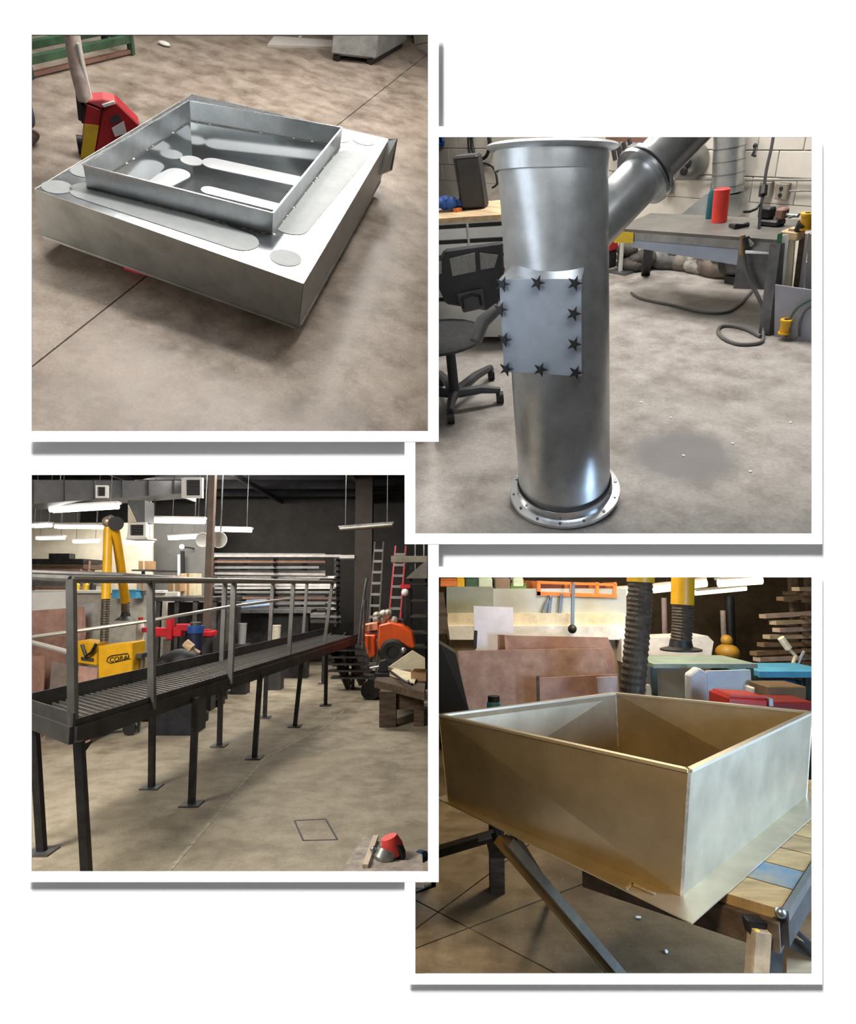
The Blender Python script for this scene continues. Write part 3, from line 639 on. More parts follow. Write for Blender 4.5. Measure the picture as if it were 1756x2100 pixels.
# --- workbench
foot = F2.fl(1573, 684); hT = F2.pl(1588, 497, foot, V((F2.C - foot).normalized() * V((1, 1, 0)))).z
def tt(px, py, dz=0.0): return F2.fl(px, py, hT + dz)
ta, tb = tt(1262, 468), tt(1597, 492); td, te = tt(1335, 437), tt(1680, 452)
bench = thing('steel_workbench', 'grey steel welding workbench with a light blue front apron against the wall', 'workbench', (ta + tb) / 2 * V((1, 1, 0)), F2)
build(MB().prism([ta, tb, te, td], (0, 0, -.02)), 'bench_top', M('worn_bench_steel', (.20, .19, .175), .5, .5, var=.2, scale=3), bench)
fd = (tb - ta).normalized(); fn = V((fd.y, -fd.x, 0)); fn = fn if fn.dot(F2.C - ta) > 0 else -fn
build(MB().prism([ta + V((0, 0, -.02)), tb + V((0, 0, -.02)), tb + V((0, 0, -.075)), ta + V((0, 0, -.075))], -fn * .03), 'edge_beam', STEELL, bench)
am = lerp(ta, tb, .12); bm_ = lerp(ta, tb, .80)
build(MB().prism([am + V((0, 0, -.07)), bm_ + V((0, 0, -.07)), bm_ + V((0, 0, -.17)), am + V((0, 0, -.12))], -fn * .012), 'apron', M('light_blue_steel', (.40, .46, .58), .4, .6, var=.08), bench)
build(MB().prism([bm_ + V((0, 0, -.10)), tb + V((0, 0, -.09)), tb + V((0, 0, -.30)), bm_ + V((0, 0, -.32))], -fn * .012), 'end_panel', STEELG, bench)
bl = F2.fl(1324, 562)
for top_, bt in ((lerp(tb, te, .02), foot), (lerp(ta, td, .7) + fd * .1, bl)):
    build(MB().bar(V((top_.x, top_.y, top_.z - .02)), bt, .07, .07), 'leg', STEELG if bt is foot else STEEL, bench)
build(MB().prism([ta + V((0, 0, -.02)) + fn * .003, ta + fd * .16 + V((0, 0, -.02)) + fn * .003, ta + fd * .16 + V((0, 0, -.09)) + fn * .003, ta + V((0, 0, -.10)) + fn * .003], fn * .004), 'yellow_tag', YELL, bench)
b = tt(1475, 455); kk = (F2.M @ b - CAM).dot(FW) / F
can = thing('red_can', 'bright red cylindrical can standing on the steel workbench', 'can', b, F2)
hcan = 62 * kk
build(MB().lathe(b, (-.04, 0, 1), [(0, 0), (15 * kk, 0), (15.5 * kk, hcan * .98), (13 * kk, hcan), (0, hcan)], 24), 'body', BRED, can)
build(MB().lathe(b, (-.04, 0, 1), [(13.4 * kk, hcan * .985), (12 * kk, hcan * 1.01), (0, hcan * 1.01)], 24), 'lid', RED, can)
b = tt(1456, 448); tag(build(MB().lathe(b, (0, 0, 1), [(0, 0), (.03, 0), (.03, .16), (.015, .19), (0, .19)], 16), 'teal_bottle', M('teal_plastic', (.01, .12, .15), .4), frame=F2), 'dark teal bottle behind the red can', 'bottle')
q = tt(1505, 462); tag(build(MB().tube([tt(1498, 462, .01), tt(1510, 465, .015), tt(1522, 463, .012), tt(1534, 461, .01)], [.012, .02, .012, .018], 8), 'black_clamp', DARK, frame=F2), 'small black clamp lying on the workbench near the red can', 'clamp')
v0 = tt(1582, 462); vs = thing('bench_vise', 'dark rusty bench vise on the right end of the workbench', 'vise', v0, F2)
build(MB().box(v0 + V((-.07, -.05, 0)), v0 + V((.07, .05, .04))), 'base', STEEL, vs, bevel=.01)
build(MB().box(v0 + V((-.09, -.035, .04)), v0 + V((.0, .035, .11))), 'fixed_jaw', STEEL, vs, bevel=.01)
build(MB().box(v0 + V((.03, -.035, .045)), v0 + V((.09, .035, .11))), 'sliding_jaw', RUST, vs, bevel=.01)
build(MB().cyl(v0 + V((.09, 0, .07)), v0 + V((.17, 0, .07)), .012), 'screw', STEELL, vs); build(MB().cyl(v0 + V((.15, -.07, .07)), v0 + V((.15, .07, .07)), .007), 'handle_bar', STEELL, vs)
# exhaust duct with hood on the wall
k0 = (F2.M @ W2(1495, 400, .15) - CAM).dot(FW) / F
wd = thing('exhaust_pipe', 'vertical galvanized exhaust pipe with a flared hood over the workbench', 'pipe', W2(1492, 440, .15), F2)
pt_, pbm = W2(1498, 262, .16), W2(1492, 395, .16)
build(MB().cyl(pbm, pt_, 30 * k0, n=28), 'pipe', DG, wd, smooth=True)
for k in range(5): build(MB().cyl(lerp(pbm, pt_, .1 + k * .2), lerp(pbm, pt_, .115 + k * .2), 30.6 * k0, n=28), 'pipe_seam', GALVD, wd, smooth=True)
hb = [W2(1425, 440, .04), W2(1535, 436, .04)]; hn = [V((p.x, p.y - .30, p.z)) for p in hb]; r_ = 29 * k0
tp4 = [pbm + V((-r_, .1, 0)), pbm + V((r_, .1, 0)), pbm + V((r_, -.14, 0)), pbm + V((-r_, -.14, 0))]; bt4 = [hb[0], hb[1], hn[1], hn[0]]
mb = MB(); mb.add(tp4 + bt4, [(0, 1, 5, 4), (1, 2, 6, 5), (2, 3, 7, 6), (3, 0, 4, 7), (0, 1, 2, 3)]); build(mb, 'hood', GALV, wd)
# round wall vent
vc = W2(1425, 330, .02); t = thing('round_vent', 'round louvred galvanized vent cap on the block wall', 'vent', vc, F2)
build(MB().lathe(vc, (0, -1, .1), [(.15, 0), (.15, .16), (.12, .2), (0, .2)], 24), 'vent_drum', GALVD, t)
for i in range(7):
    a = i * 2 * math.pi / 7; q = vc + V((math.cos(a) * .085, -.205, math.sin(a) * .085 + .02)); build(MB().ball(q, .045, (1, .4, 1), 8, 6), 'vent_blade', STEELL if i % 2 else STEEL, t)
# conduit, boxes, hook, hanging cord
tag(build(MB().tube([W2(1530, 369, .03), W2(1720, 369, .03)], .010, 8), 'conduit_pipe', M('conduit_grey', (.30, .29, .27), .5), frame=F2), 'thin grey conduit running along the block wall right of the exhaust pipe', 'conduit')
tag(build(MB().tube([W2(1250, 367, .03), W2(1466, 368, .03)], .010, 8), 'conduit_pipe', M('conduit_grey', (.3, .3, .3)), frame=F2), 'thin grey conduit running along the wall left of the exhaust pipe', 'conduit')
def outlet(px, py, lab):
    q = W2(px, py, .03); t = thing('outlet_box', lab, 'outlet box', q, F2)
    build(MB().box(q + V((-.05, -.03, -.06)), q + V((.05, .03, .06))), 'box', M('box_tan', (.28, .25, .2), .5), t, bevel=.006)
    for dz in (-.025, .025): build(MB().cyl(q + V((0, -.03, dz)), q + V((0, -.036, dz)), .016, n=10), 'socket', DARK, t)
outlet(1606, 392, 'tan outlet box with a wire running right along the wall'); outlet(1572, 388, 'tan outlet box behind the hanging black cord'); outlet(1370, 384, 'dark outlet box beside the branch flange')
tag(build(MB().tube([W2(1620, 392, .03), W2(1650, 391, .03), W2(1720, 391, .03)], .008, 6), 'thin_wire', M('conduit_grey', (.3, .3, .3)), frame=F2), 'wire running right from the tan outlet box', 'wire')
t = thing('coat_hook', 'small black hook screwed to the block wall above the outlet box', 'hook', W2(1548, 310, .02), F2)
build(MB().tube([W2(1549, 300, .02), W2(1547, 312, .05), W2(1543, 318, .06), W2(1550, 320, .06)], .010, 6), 'hook', DARK, t); build(MB().ball(W2(1549, 299, .02), .018), 'rosette', DARK, t)
t = thing('extension_lead', 'black power cord with plug hanging down over the workbench vise', 'cord', tt(1556, 478), F2)
kc = (F2.M @ v0 - CAM).dot(FW)
def hc(px, py): return F2.dp(px, py, kc * .99)
build(MB().tube(smooth_path([hc(1590, 255), hc(1583, 300), hc(1572, 350), hc(1566, 395), hc(1560, 430), hc(1557, 470), hc(1552, 500)]), .010, 6), 'cord', DARK, t)
build(MB().tube([hc(1567, 382), hc(1565, 400)], .026, 8), 'plug', DARK, t)
build(MB().tube([hc(1560, 415), hc(1552, 428), hc(1538, 434), hc(1525, 434)], .009, 6), 'side_cord', DARK, t)
# under the bench: lumpy bags, motor
def ub(px, py): return F2.fl(px, py)
random.seed(11)
for i, (px, py, r, mat, lab) in enumerate(((1350, 548, .15, 'grey_bag', 'grey sack slumped under the left end of the workbench'), (1390, 552, .13, 'tan_bag', 'tan sack under the middle of the workbench'),
                                           (1425, 560, .11, 'pale_bag', 'pale plastic sack beside the tan sack under the workbench'), (1465, 566, .15, 'brown_bag', 'brown sack under the workbench beside the motor'), (1285, 556, .10, 'dark_bag', 'dark sack beside the duct under the workbench end'))):
    p = ub(px, py); mat_ = M(mat, {'grey_bag': (.16, .16, .15), 'tan_bag': (.22, .19, .16), 'pale_bag': (.42, .39, .35), 'brown_bag': (.20, .16, .13), 'dark_bag': (.07, .06, .05)}[mat], .7, var=.35, scale=9, bump=.5)
    mb = MB()
    for j in range(5): mb.ball(p + V((random.uniform(-.1, .1), random.uniform(0, .15), r * .6 + random.uniform(0, .12))), r * random.uniform(.6, 1), (1.2, 1, .8), 10, 7)
    mb.ball(p + V((0, .05, r * .5)), r, (1.5, 1, .75), 10, 7)
    tag(build(mb, 'sack', mat_, frame=F2), lab, 'sack')
p = ub(1510, 578); t = thing('electric_motor', 'dark grey electric motor with round end cover under the workbench', 'motor', p, F2)
a_ = fd; build(MB().cyl(p - a_ * .05 + V((0, 0, .16)), p + a_ * .28 + V((0, 0, .20)), .12, n=20), 'motor_body', STEELG, t, smooth=True)
build(MB().cyl(p - a_ * .12 + V((0, 0, .15)), p - a_ * .04 + V((0, 0, .16)), .10, .12, n=20), 'end_cover', DARK, t, smooth=True)
build(MB().box(p + V((-.05, -.08, 0)), p + V((.22, .08, .06))), 'motor_base', STEEL, t)
p = F2.fl(1272, 560); t = thing('grey_stand', 'slim pale stand with red box beside the duct under the yellow tag', 'stand', p, F2)
hp_ = F2.pl(1276, 498, p, (F2.C - p).normalized()); build(MB().tube([p, hp_], .02, 8), 'pole', M('pale_grey', (.5, .48, .44), .5), t)
rbx = F2.pl(1252, 500, p, (F2.C - p).normalized()); build(MB().box(rbx - V((.05, .05, .05)), rbx + V((.05, .05, .05))), 'red_box', RED, t, bevel=.01); build(MB().box(rbx - V((.05, .05, .2)), rbx + V((.04, .05, -.05))), 'black_box', DARK, t, bevel=.01)
build(MB().box(p - V((.1, .05, 0)), p + V((.1, .05, .02))), 'stand_base', STEELG, t)
# torch / hose at the bench and cables on the floor
t = thing('welding_torch', 'welding torch with tan grip clipped to the workbench apron', 'torch', lerp(ta, tb, .79) + fn * .05, F2)
tq = lerp(ta, tb, .78) + fn * .04
def tw(px, py): return F2.pl(px, py, tq, fn)
build(MB().tube([tw(1524, 482), tw(1523, 522)], .016, 8), 'grip', M('tan_tape', (.4, .3, .2)), t); build(MB().tube([tw(1530, 486), tw(1533, 510), tw(1540, 505)], .022, 8), 'head', DARK, t)
build(MB().prism([tw(1536, 488), tw(1548, 500), tw(1540, 508)], fn * .01), 'shield', STEELL, t)
hs = [tw(1526, 522), tw(1530, 550), tw(1540, 580), tw(1556, 610)]; fq = lambda px, py: F2.fl(px, py, .012)
build(MB().tube(smooth_path(hs + [tw(1566, 640), fq(1566, 684), fq(1560, 702), fq(1520, 706), fq(1490, 697), fq(1474, 683), fq(1478, 670), fq(1500, 668), fq(1530, 675), fq(1560, 690)]), .012, 8), 'hose', M('hose_grey', (.11, .105, .10), .5), t)
tag(build(MB().tube(smooth_path([fq(1548, 590), fq(1520, 622), fq(1490, 640), fq(1440, 640), fq(1390, 628), fq(1340, 618), fq(1310, 610), fq(1295, 600)]), .010, 6), 'floor_cable', M('hose_grey', (.1, .1, .1)), frame=F2), 'grey cable running across the floor along the bench shadow', 'cable')
# offcut bin and boards at right
w0, w1 = F2.fl(1588, 690), F2.fl(1700, 706); wd_ = (w1 - w0).normalized(); wn = V((wd_.y, -wd_.x, 0)); wn = wn if wn.dot(F2.C - w0) > 0 else -wn
def wpp(px, py, off=0.0): return F2.pl(px, py, w0 - wn * off, wn)
tag(build(MB().prism([V((w0.x, w0.y, 0)), V((w1.x, w1.y, 0)), wpp(1700, 600), wpp(1590, 584)], -wn * .012), 'grey_sheet', M('grey_blue_sheet', (.38, .39, .45), .5, .4, var=.08), frame=F2), 'grey metal sheet standing upright in front of the leaning boards', 'sheet')
for i, (q, mat, lab) in enumerate((([(1595, 480), (1603, 478), (1602, 560), (1596, 560)], M('green_strip', (.02, .16, .05), .5), 'thin green strip beside the white board'),
                                   ([(1601, 484), (1619, 480), (1614, 600), (1601, 600)], WPAINT, 'white board leaning at the left of the offcuts'),
                                   ([(1619, 490), (1630, 488), (1632, 600), (1618, 600)], PLY, 'pale wooden board between the two white boards'),
                                   ([(1640, 485), (1650, 480), (1650, 560), (1640, 560)], OLDW, 'short brown board among the leaning offcuts'),
                                   ([(1649, 480), (1659, 478), (1657, 560), (1647, 560)], M('pinkwhite', (.66, .60, .60), .6), 'narrow pinkish board at the right of the offcuts'),
                                   ([(1636, 538), (1654, 538), (1654, 600), (1638, 600)], M('bluish_white', (.74, .76, .86), .6), 'low white foam board in front of the brown board'),
                                   ([(1659, 480), (1690, 480), (1690, 600), (1660, 600)], M('grey_board', (.35, .33, .3), .7), 'wide grey board at the right end of the offcuts'))):
    pts = [wpp(*p, .06 + .03 * i) for p in q]; z_ = min(p.z for p in pts); pts[2].z = pts[3].z = 0
    tag(build(MB().prism(pts, -wn * .02), 'offcut_board', mat, frame=F2), lab, 'board', 'offcut boards leaning in a row')
q = wpp(1625, 484, .12); t = thing('wood_block', 'small pale wood block on top of the leaning boards', 'block', q, F2); build(MB().box(q + V((-.06, -.03, -.02)), q + V((.05, .05, .03))), 'block', WOOD, t, bevel=.006); build(MB().box(q + V((-.02, -.02, .03)), q + V((.02, .03, .045))), 'chip', WOOD, t)
for px, py, lab, r, z in ((1608, 672, 'yellow cable reel standing on the floor before the grey sheet', .035, 0), (1651, 458, 'yellow spool on top of the leaning boards', .04, None)):
    q = wpp(px, py + 12, -.03 if z == 0 else .12); t = thing('yellow_spool', lab, 'spool', q, F2)
    build(MB().lathe(q, (0, 0, 1), [(0, 0), (r, 0), (r, .01), (r * .8, .012), (r * .8, .075), (r, .078), (r, .09), (0, .09)], 20), 'spool_body', YEL, t); build(MB().cyl(q + V((0, 0, .088)), q + V((0, 0, .093)), r * .4, n=12), 'hub', DARK, t)
q = wpp(1632, 474, .10); tag(build(MB().tube([q, wpp(1646, 458, .10)], [.012, .03], 8), 'black_chisel', DARK, frame=F2), 'black chisel lying against the yellow spool', 'chisel')
for i, (pts, lab) in enumerate(([[(1612, 690), (1618, 660), (1635, 632), (1668, 612), (1690, 606)], 'green cable curving up across the grey sheet'], [[(1640, 690), (1640, 665), (1650, 640), (1668, 626), (1690, 620)], 'grey cable beside the green cable on the sheet'])):
    tag(build(MB().tube(smooth_path([wpp(*p, -.02) for p in pts]), .008, 6), 'sheet_cable', M('green_cable', (.05, .10, .07), .5) if i == 0 else M('hose_grey', (.1, .1, .1)), frame=F2), lab, 'cable')
tag(build(MB().tube([fq(1618, 682), fq(1635, 692), fq(1660, 694), fq(1700, 700)], .009, 6), 'floor_cable', DARK, frame=F2), 'dark cable on the floor at the foot of the grey sheet', 'cable')
for i, (px, py) in enumerate(((1315, 826), (1376, 857), (1539, 968), (1503, 910), (1402, 935), (1622, 867))):
    q = F2.fl(px, py); tag(build(MB().ball(q + V((0, 0, .003)), .007, (1.2, 1, .5), 6, 4), 'debris_chip', WPAINT, frame=F2), ('white chip on the grey floor nearest to the workbench', 'white chip between the workbench and the dark floor stain', 'white chip right below the dark floor stain', 'white chip at the right edge of the dark floor stain', 'white chip lying inside the dark floor stain', 'white chip at the far right of the grey floor')[i], 'debris', 'white chips on the grey floor')

# the chair and the cabinet stop at the partition
pn = (ray(888, 400).cross(ray(888, 800))).normalized(); pn = pn if pn.x > 0 else -pn
bpy.context.view_layer.update(); doomed = []
for root in (chair, cab, spk) + tuple(o for o in COL.objects if o.name.startswith(('blue_cloth', 'tape_roll', 'orange_block'))):
    for o in [root] + list(root.children_recursive):
        if o.type != 'MESH': continue
        mi = o.matrix_world.inverted(); bm = bmesh.new(); bm.from_mesh(o.data)
        co = mi @ (CAM + ray(890, 600)); no = (mi.to_3x3().inverted().transposed() @ pn).normalized()
        bmesh.ops.bisect_plane(bm, geom=bm.verts[:] + bm.edges[:] + bm.faces[:], plane_co=co, plane_no=no, clear_inner=True); bm.to_mesh(o.data); empty = len(bm.faces) == 0; bm.free()
        if empty and not o.children: doomed.append(o)
for o in doomed: bpy.data.objects.remove(o)

# ================================================================== SCENE: long steel walkway in the fabrication hall
def wz(px, py, z=0.0): return F0.fl(px, py, z)
def wy(px, py, y): return F0.yp(px, py, y)
def rect(px0, py0, px1, py1, y): return [wy(px0, py1, y), wy(px1, py1, y), wy(px1, py0, y), wy(px0, py0, y)]
def panel(x0, y0, x1, y1, Y, t=.02): return MB().prism(rect(x0, y0, x1, y1, Y), (0, t, 0))
def block(x0, y0, x1, y1, Y, d): return MB().prism(rect(x0, y0, x1, y1, Y), (0, d, 0))
def single(mb, name, mat, label, cat, group=None, bevel=0): return tag(build(mb, name, mat, bevel=bevel), label, cat, group)
H3 = 15.5
sp = [(wz(640, 1560).x, wz(640, 1560).y, .1, .9, (.42, .34, .20), .5)]
fc3 = concrete('olive_concrete', (.34, .295, .215), (.24, .205, .15), (.43, .385, .30), .6, .5, sp)
dm = [wz(604, 1683), wz(668, 1680), wz(692, 1722), wz(622, 1724)]
fl3 = slabs('floor', F0, [V((-9, 2.6, 0)), V((-.08, 2.6, 0)), V((-.08, 3.75, 0)), V((.02, 3.85, 0)), V((.0085 * H3, H3, 0)), V((-9, H3, 0))], [], fc3, label='olive grey concrete floor under the steel walkway')
mb = MB()
for k in range(4): mb.bar(dm[k] + V((0, 0, .001)), dm[(k + 1) % 4] + V((0, 0, .001)), .012, .003)
build(mb, 'floor_hatch_frame', STEEL, fl3)
mb = MB(); jl = [wz(*p, .0008) for p in ((330, 1806), (460, 1652), (541, 1556), (668, 1490), (705, 1458))]
for a, b in zip(jl, jl[1:]): mb.bar(a, b, .028, .002)
build(mb, 'pale_joint_filler', M('pale_filler', (.42, .38, .29), .8, var=.25, scale=20), fl3)
struct(build(MB().sheet([(-9, H3, 0), (.13, H3, 0), (.13, H3, 4.3), (-9, H3, 4.3)], -.05), 'wall_back', DWALL), 'dark block wall at the far end of the walkway hall')
ce = struct(build(MB().box((-9, 5.5, 4.0), (.3, H3, 4.05)), 'ceiling', DCEIL), 'dark ceiling with steel joists over the walkway')
for i in range(7): build(MB().bar((-9, 7.5 + i * 1.2, 3.85), (.05, 7.5 + i * 1.2, 3.85), .08, .22), 'joist', DCEIL, ce)
for i in range(4): build(MB().bar((-8 + i * 2.2, 6, 3.72), (-8 + i * 2.2, H3, 3.72), .06, .10), 'purlin', M('dull_purlin', (.05, .05, .055), .8), ce)
CW = struct(build(panel(30, 1072, 313, 1300, 13.2, .06), 'wall_side', CREAM), 'cream painted wall behind the sheet racks')
struct(build(panel(313, 1062, 432, 1300, 14.2, .06), 'wall_side', GREYW), 'grey wall behind the brown column')

# ---- walkway
PZ = .87
def onr(z, s): return lerp(V((-2.08, 3.84, z)), V((-1.11, 10.3, z)), s)       # right edge
OFF = V((-.60, .50, 0))
wk = thing('steel_walkway', 'long black steel walkway with grating deck, handrails and many legs', 'walkway', (-1.9, 7, 0))
Rn, Rf = onr(PZ, 0), onr(PZ, 1); Ln, Lf = Rn + OFF, Rf + OFF
FRM = M('walkway_steel', (.085, .088, .092), .42, .6, var=.2, scale=5)
for nm, a, b in (('side_channel', Rn, Rf), ('side_channel', Ln, Lf), ('end_channel', Rn, Ln), ('end_channel', Rf, Lf)):
    build(MB().bar(a + V((0, 0, -.05)), b + V((0, 0, -.05)), .045, .10), nm, FRM, wk)
for a, b in ((Ln, Lf),): build(MB().bar(a + V((0, 0, .05)), b + V((0, 0, .05)), .012, .10), 'toe_board', FRM, wk)
build(MB().bar(Rn + V((0, 0, .015)), Rf + V((0, 0, .015)), .012, .05), 'toe_board', FRM, wk)
build(MB().bar(Rn + V((0, 0, .03)), Ln + V((0, 0, .03)), .012, .09), 'toe_board', FRM, wk)
GRT = M('grating_steel', (.26, .25, .24), .38, .8, var=.2, scale=12)
dirL = (Rf - Rn).normalized(); g0 = None
for i in range(96):                                             # bearing bars across the deck
    p = Rn + dirL * (.10 + i * .066); q = p + OFF
    if g0 is None: g0 = build(MB().bar(lerp(p, q, .04) + V((0, 0, -.005)), lerp(p, q, .96) + V((0, 0, -.005)), .014, .030), 'grating_bar', GRT, wk); gp0 = p
    else:
        c = g0.copy(); COL.objects.link(c); c.parent = wk; c.location = p - gp0
for i in range(5): build(MB().bar(lerp(Rn, Ln, .1 + i * .2) + V((0, 0, -.012)), lerp(Rf, Lf, .1 + i * .2) + V((0, 0, -.012)), .010, .016), 'cross_rod', STEELG, wk)
legsR = [((162, 1520), (180, 1830)), ((402, 1425), (393, 1650)), ((534, 1380), (522, 1555)), ((620, 1345), (605, 1490)), ((670, 1328), (668, 1447))]
legsL = [((70, 1470), (86, 1748)), ((311, 1450), (311, 1615)), ((453, 1400), (450, 1530)), ((547, 1370), (543, 1472)), ((665, 1320), (662, 1403))]
for row in (legsR, legsL):
    for (t_, f_) in row:
        ft = wz(*f_); tp = wy(t_[0], t_[1], ft.y); tp.z = PZ - .06
        lg_ = build(MB().bar(ft, tp, .046, .046, up=(0, 1, 0)), 'leg', STEEL, wk)
        build(MB().box(ft + V((-.075, -.075, 0)), ft + V((.075, .075, .012))), 'foot_plate', STEELG, lg_)
gt = Rn + V((0, 0, -.12))
build(MB().prism([gt + dirL * .03, gt + dirL * .16, gt + dirL * .03 + V((0, 0, -.10))], V((.012, 0, 0))), 'gusset', STEEL, wk)
RAILZ = .86
post_s = [0, .093, .255, .56, .79]
pr = [(150, 146), (312, 309), (472, 480), (592, 602), (664, 682)]
RST = M('rail_steel', (.22, .22, .215), .45, .7, var=.15, scale=6)
tops = []
for (bx, tx), by in zip(pr, (1505, 1455, 1402, 1352, 1330)):
    b = wz(bx, by, PZ - .05); t_ = wy(tx, 1188, b.y); t_.z = PZ + RAILZ; tops.append((b, t_))
    build(MB().bar(b, t_, .044, .044, up=(0, 1, 0)), 'rail_post', RST, wk)
ltop = []
for bx, tx, by, Y in ((455, 462, 1345, 7.0), (553, 560, 1312, 8.5), (622, 630, 1300, 10.0)):
    b = wy(bx, by, Y); b.z = PZ; t_ = wy(tx, 1186, Y); t_.z = PZ + RAILZ; ltop.append((b, t_)); build(MB().bar(b, t_, .045, .045, up=(0, 1, 0)), 'rail_post', RST, wk)
def rail(pts, nm, r=.02, mat=RST): build(MB().tube(pts, r, 8), nm, mat, wk)
rail([wy(40, 1181, 3.6)] and [t for _, t in tops], 'top_rail', .024)
rail([wy(30, 1173, 4.9), wy(250, 1180, 5.3), ltop[0][1], ltop[1][1], ltop[2][1], tops[-1][1]], 'top_rail', .022)
rail([wy(50, 1183, 4.4), tops[0][1]], 'top_rail', .022)
BRR = M('bright_rail', (.62, .61, .58), .35, .8, var=.05)
rail([wy(60, 1308, 4.7), wy(312, 1272, 5.4), wy(472, 1244, 6.6), wy(600, 1227, 8.4)], 'mid_rail', .016, BRR)
rail([wy(60, 1316, 4.4), wy(142, 1338, 3.95)], 'mid_rail', .016, BRR)
# stair at the far end
s0, s1 = wy(742, 1300, 10.4), wy(700, 1385, 9.6); s1.z = .1
for off in (V((0, 0, 0)), V((.36, .30, 0))):
    build(MB().bar(Rf + off * .6 + V((-.5, .1, 0)), wz(716, 1408, .0) + off * .6, .03, .16), 'stair_stringer', STEEL, wk)
for i in range(6):
    q = lerp(Rf + V((-.35, .1, -.05)), wz(724, 1402, .1), (i + .7) / 6.5); build(MB().box(q + V((-.32, -.1, 0)), q + V((.36, .12, .03))), 'stair_tread', STEELG, wk)
for px in (712, 724): f_ = wz(px, 1413); build(MB().bar(f_, f_ + V((0, 0, .75)), .05), 'leg', STEEL, wk)

# ---- under / before the walkway
b0 = wz(365, 1490); t = thing('folded_bracket', 'small folded steel bracket lying on the floor under the walkway', 'bracket', b0)
def fb(px, py, dy=0): return wy(px, py, b0.y + dy)
build(MB().sheet([fb(340, 1470), fb(345, 1493), fb(370, 1497), fb(352, 1484)], .006), 'flange', STEELG, t); build(MB().sheet([fb(345, 1493), fb(370, 1497), fb(392, 1474, .1), fb(366, 1478, .1)], .006), 'web', STEELL, t)
q = wz(420, 1448); single(MB().box(q + V((-.22, -.1, 0)), q + V((.22, .2, .10))), 'steel_offcut', STEEL, 'flat black steel offcut on the floor behind the walkway legs', 'offcut')
q = wz(432, 1446); t = thing('blue_cabinet', 'small dark blue cabinet standing behind the walkway legs', 'cabinet', q); build(MB().box(q + V((-.13, 0, 0)), q + V((.08, .3, .5))), 'body', M('navy_paint', (.012, .018, .06), .5), t); build(MB().box(q + V((-.11, -.01, .04)), q + V((.06, 0, .46))), 'door', M('navy_paint', (0, 0, 0)), t)

# ---- yellow extraction unit
Y = 7.4
ex = thing('fume_extractor', 'yellow mobile fume extractor with two yellow arms meeting at a black joint', 'fume extractor', (wy(235, 1400, Y).x, Y, 0))
def E(px, py, dy=0): return wy(px, py, Y + dy)
cart = MB().prism([E(201, 1399), E(271, 1380), E(271, 1317), E(201, 1325)], (0, .35, 0)); o = build(cart, 'cart_body', YEL, ex, bevel=.012)
build(MB().prism([E(158, 1360, .25), E(198, 1366, .25), E(198, 1318, .25), E(158, 1314, .25)], (0, .3, 0)), 'motor_box', YEL, ex, bevel=.012)
build(MB().prism([E(166, 1354, .24), E(192, 1357, .24), E(192, 1350, .24), E(166, 1347, .24)], (0, .01, 0)), 'name_strip', DGREY, ex)
build(MB().tube([E(168, 1322, .22), E(176, 1345, .2), E(188, 1338, .2), E(198, 1320, .2)], .02, 8), 'wiring', DARK, ex)
build(MB().prism([E(201, 1402), E(271, 1383), E(271, 1480), E(201, 1490)], (0, .34, 0)), 'lower_body', M('cart_grey', (.2, .2, .2), .6), ex)
for px in (206, 264): q = E(px, 1495); q.z = .07; build(MB().cyl(q, q + V((0, .06, 0)), .07, n=14), 'wheel', DARK, ex, smooth=True)
lg = MB(); lp = [(219, 1356), (221, 1349), (228, 1345), (262, 1340), (264, 1346), (260, 1352), (226, 1360)]
build(MB().tube([E(*p, -.008) for p in lp + lp[:1]], .005, 6), 'logo_outline', DARK, ex)
def text3(body, p, xdir, updir, size, mat, par, nm):
    cu = bpy.data.curves.new(nm, 'FONT'); cu.body = body; cu.size = size; cu.extrude = .001
    to = bpy.data.objects.new(nm, cu); COL.objects.link(to); dg = bpy.context.evaluated_depsgraph_get(); me = bpy.data.meshes.new_from_object(to.evaluated_get(dg)); bpy.data.objects.remove(to)
    mb = MB(); x, u_ = V(xdir).normalized(), V(updir).normalized(); mb.add([V(p) + x * v.co.x + u_ * v.co.y + x.cross(u_) * v.co.z for v in me.vertices], [tuple(f.vertices) for f in me.polygons]); return build(mb, nm, mat, par)
text3('CORAL', E(224, 1358, -.01), (1, 0, .14), (0, 0, 1), .075, DARK, ex, 'logo_lettering')
build(MB().tube([E(222, 1082, .1), E(220, 1150, .05), E(217, 1229, 0)], .05, 14), 'arm_tube', YEL, ex)
build(MB().tube([E(236, 1084, .1), E(246, 1150, .3), E(257, 1233, .6)], [.05, .052, .056], 14), 'arm_tube', YEL, ex)
def ribbed(pts, r, n, nm, mat, par):
    out = []
    for i in range(len(pts) - 1):
        k = max(2, int(n / (len(pts) - 1))); out += [lerp(pts[i], pts[i + 1], j / k) for j in range(k)]
    out.append(V(pts[-1])); build(MB().tube(out, r, 14, ribs=.12), nm, mat, par)
ribbed([E(217, 1228), E(215, 1270), E(214, 1316)], .048, 34, 'flex_hose', HOSE, ex)
ribbed([E(257, 1232, .6), E(257, 1268, .6)], .05, 16, 'flex_hose', HOSE, ex)
build(MB().lathe(E(257, 1272, .6), (0, 0, 1), [(.13, 0), (.06, .05), (.05, .09)], 20), 'hood', DARK, ex)
build(MB().cyl(E(238, 1074, .02), E(238, 1074, .24), .085, n=20), 'joint_drum', DARK, ex, smooth=True)
build(MB().ball(E(221, 1070, .1), .065), 'joint_cap', M('tan_metal', (.42, .33, .25), .4, .5), ex)
build(MB().tube([E(218, 1062, .1), E(228, 1058, .1), E(238, 1064, .1)], .018, 8), 'joint_arm', STEELL, ex)

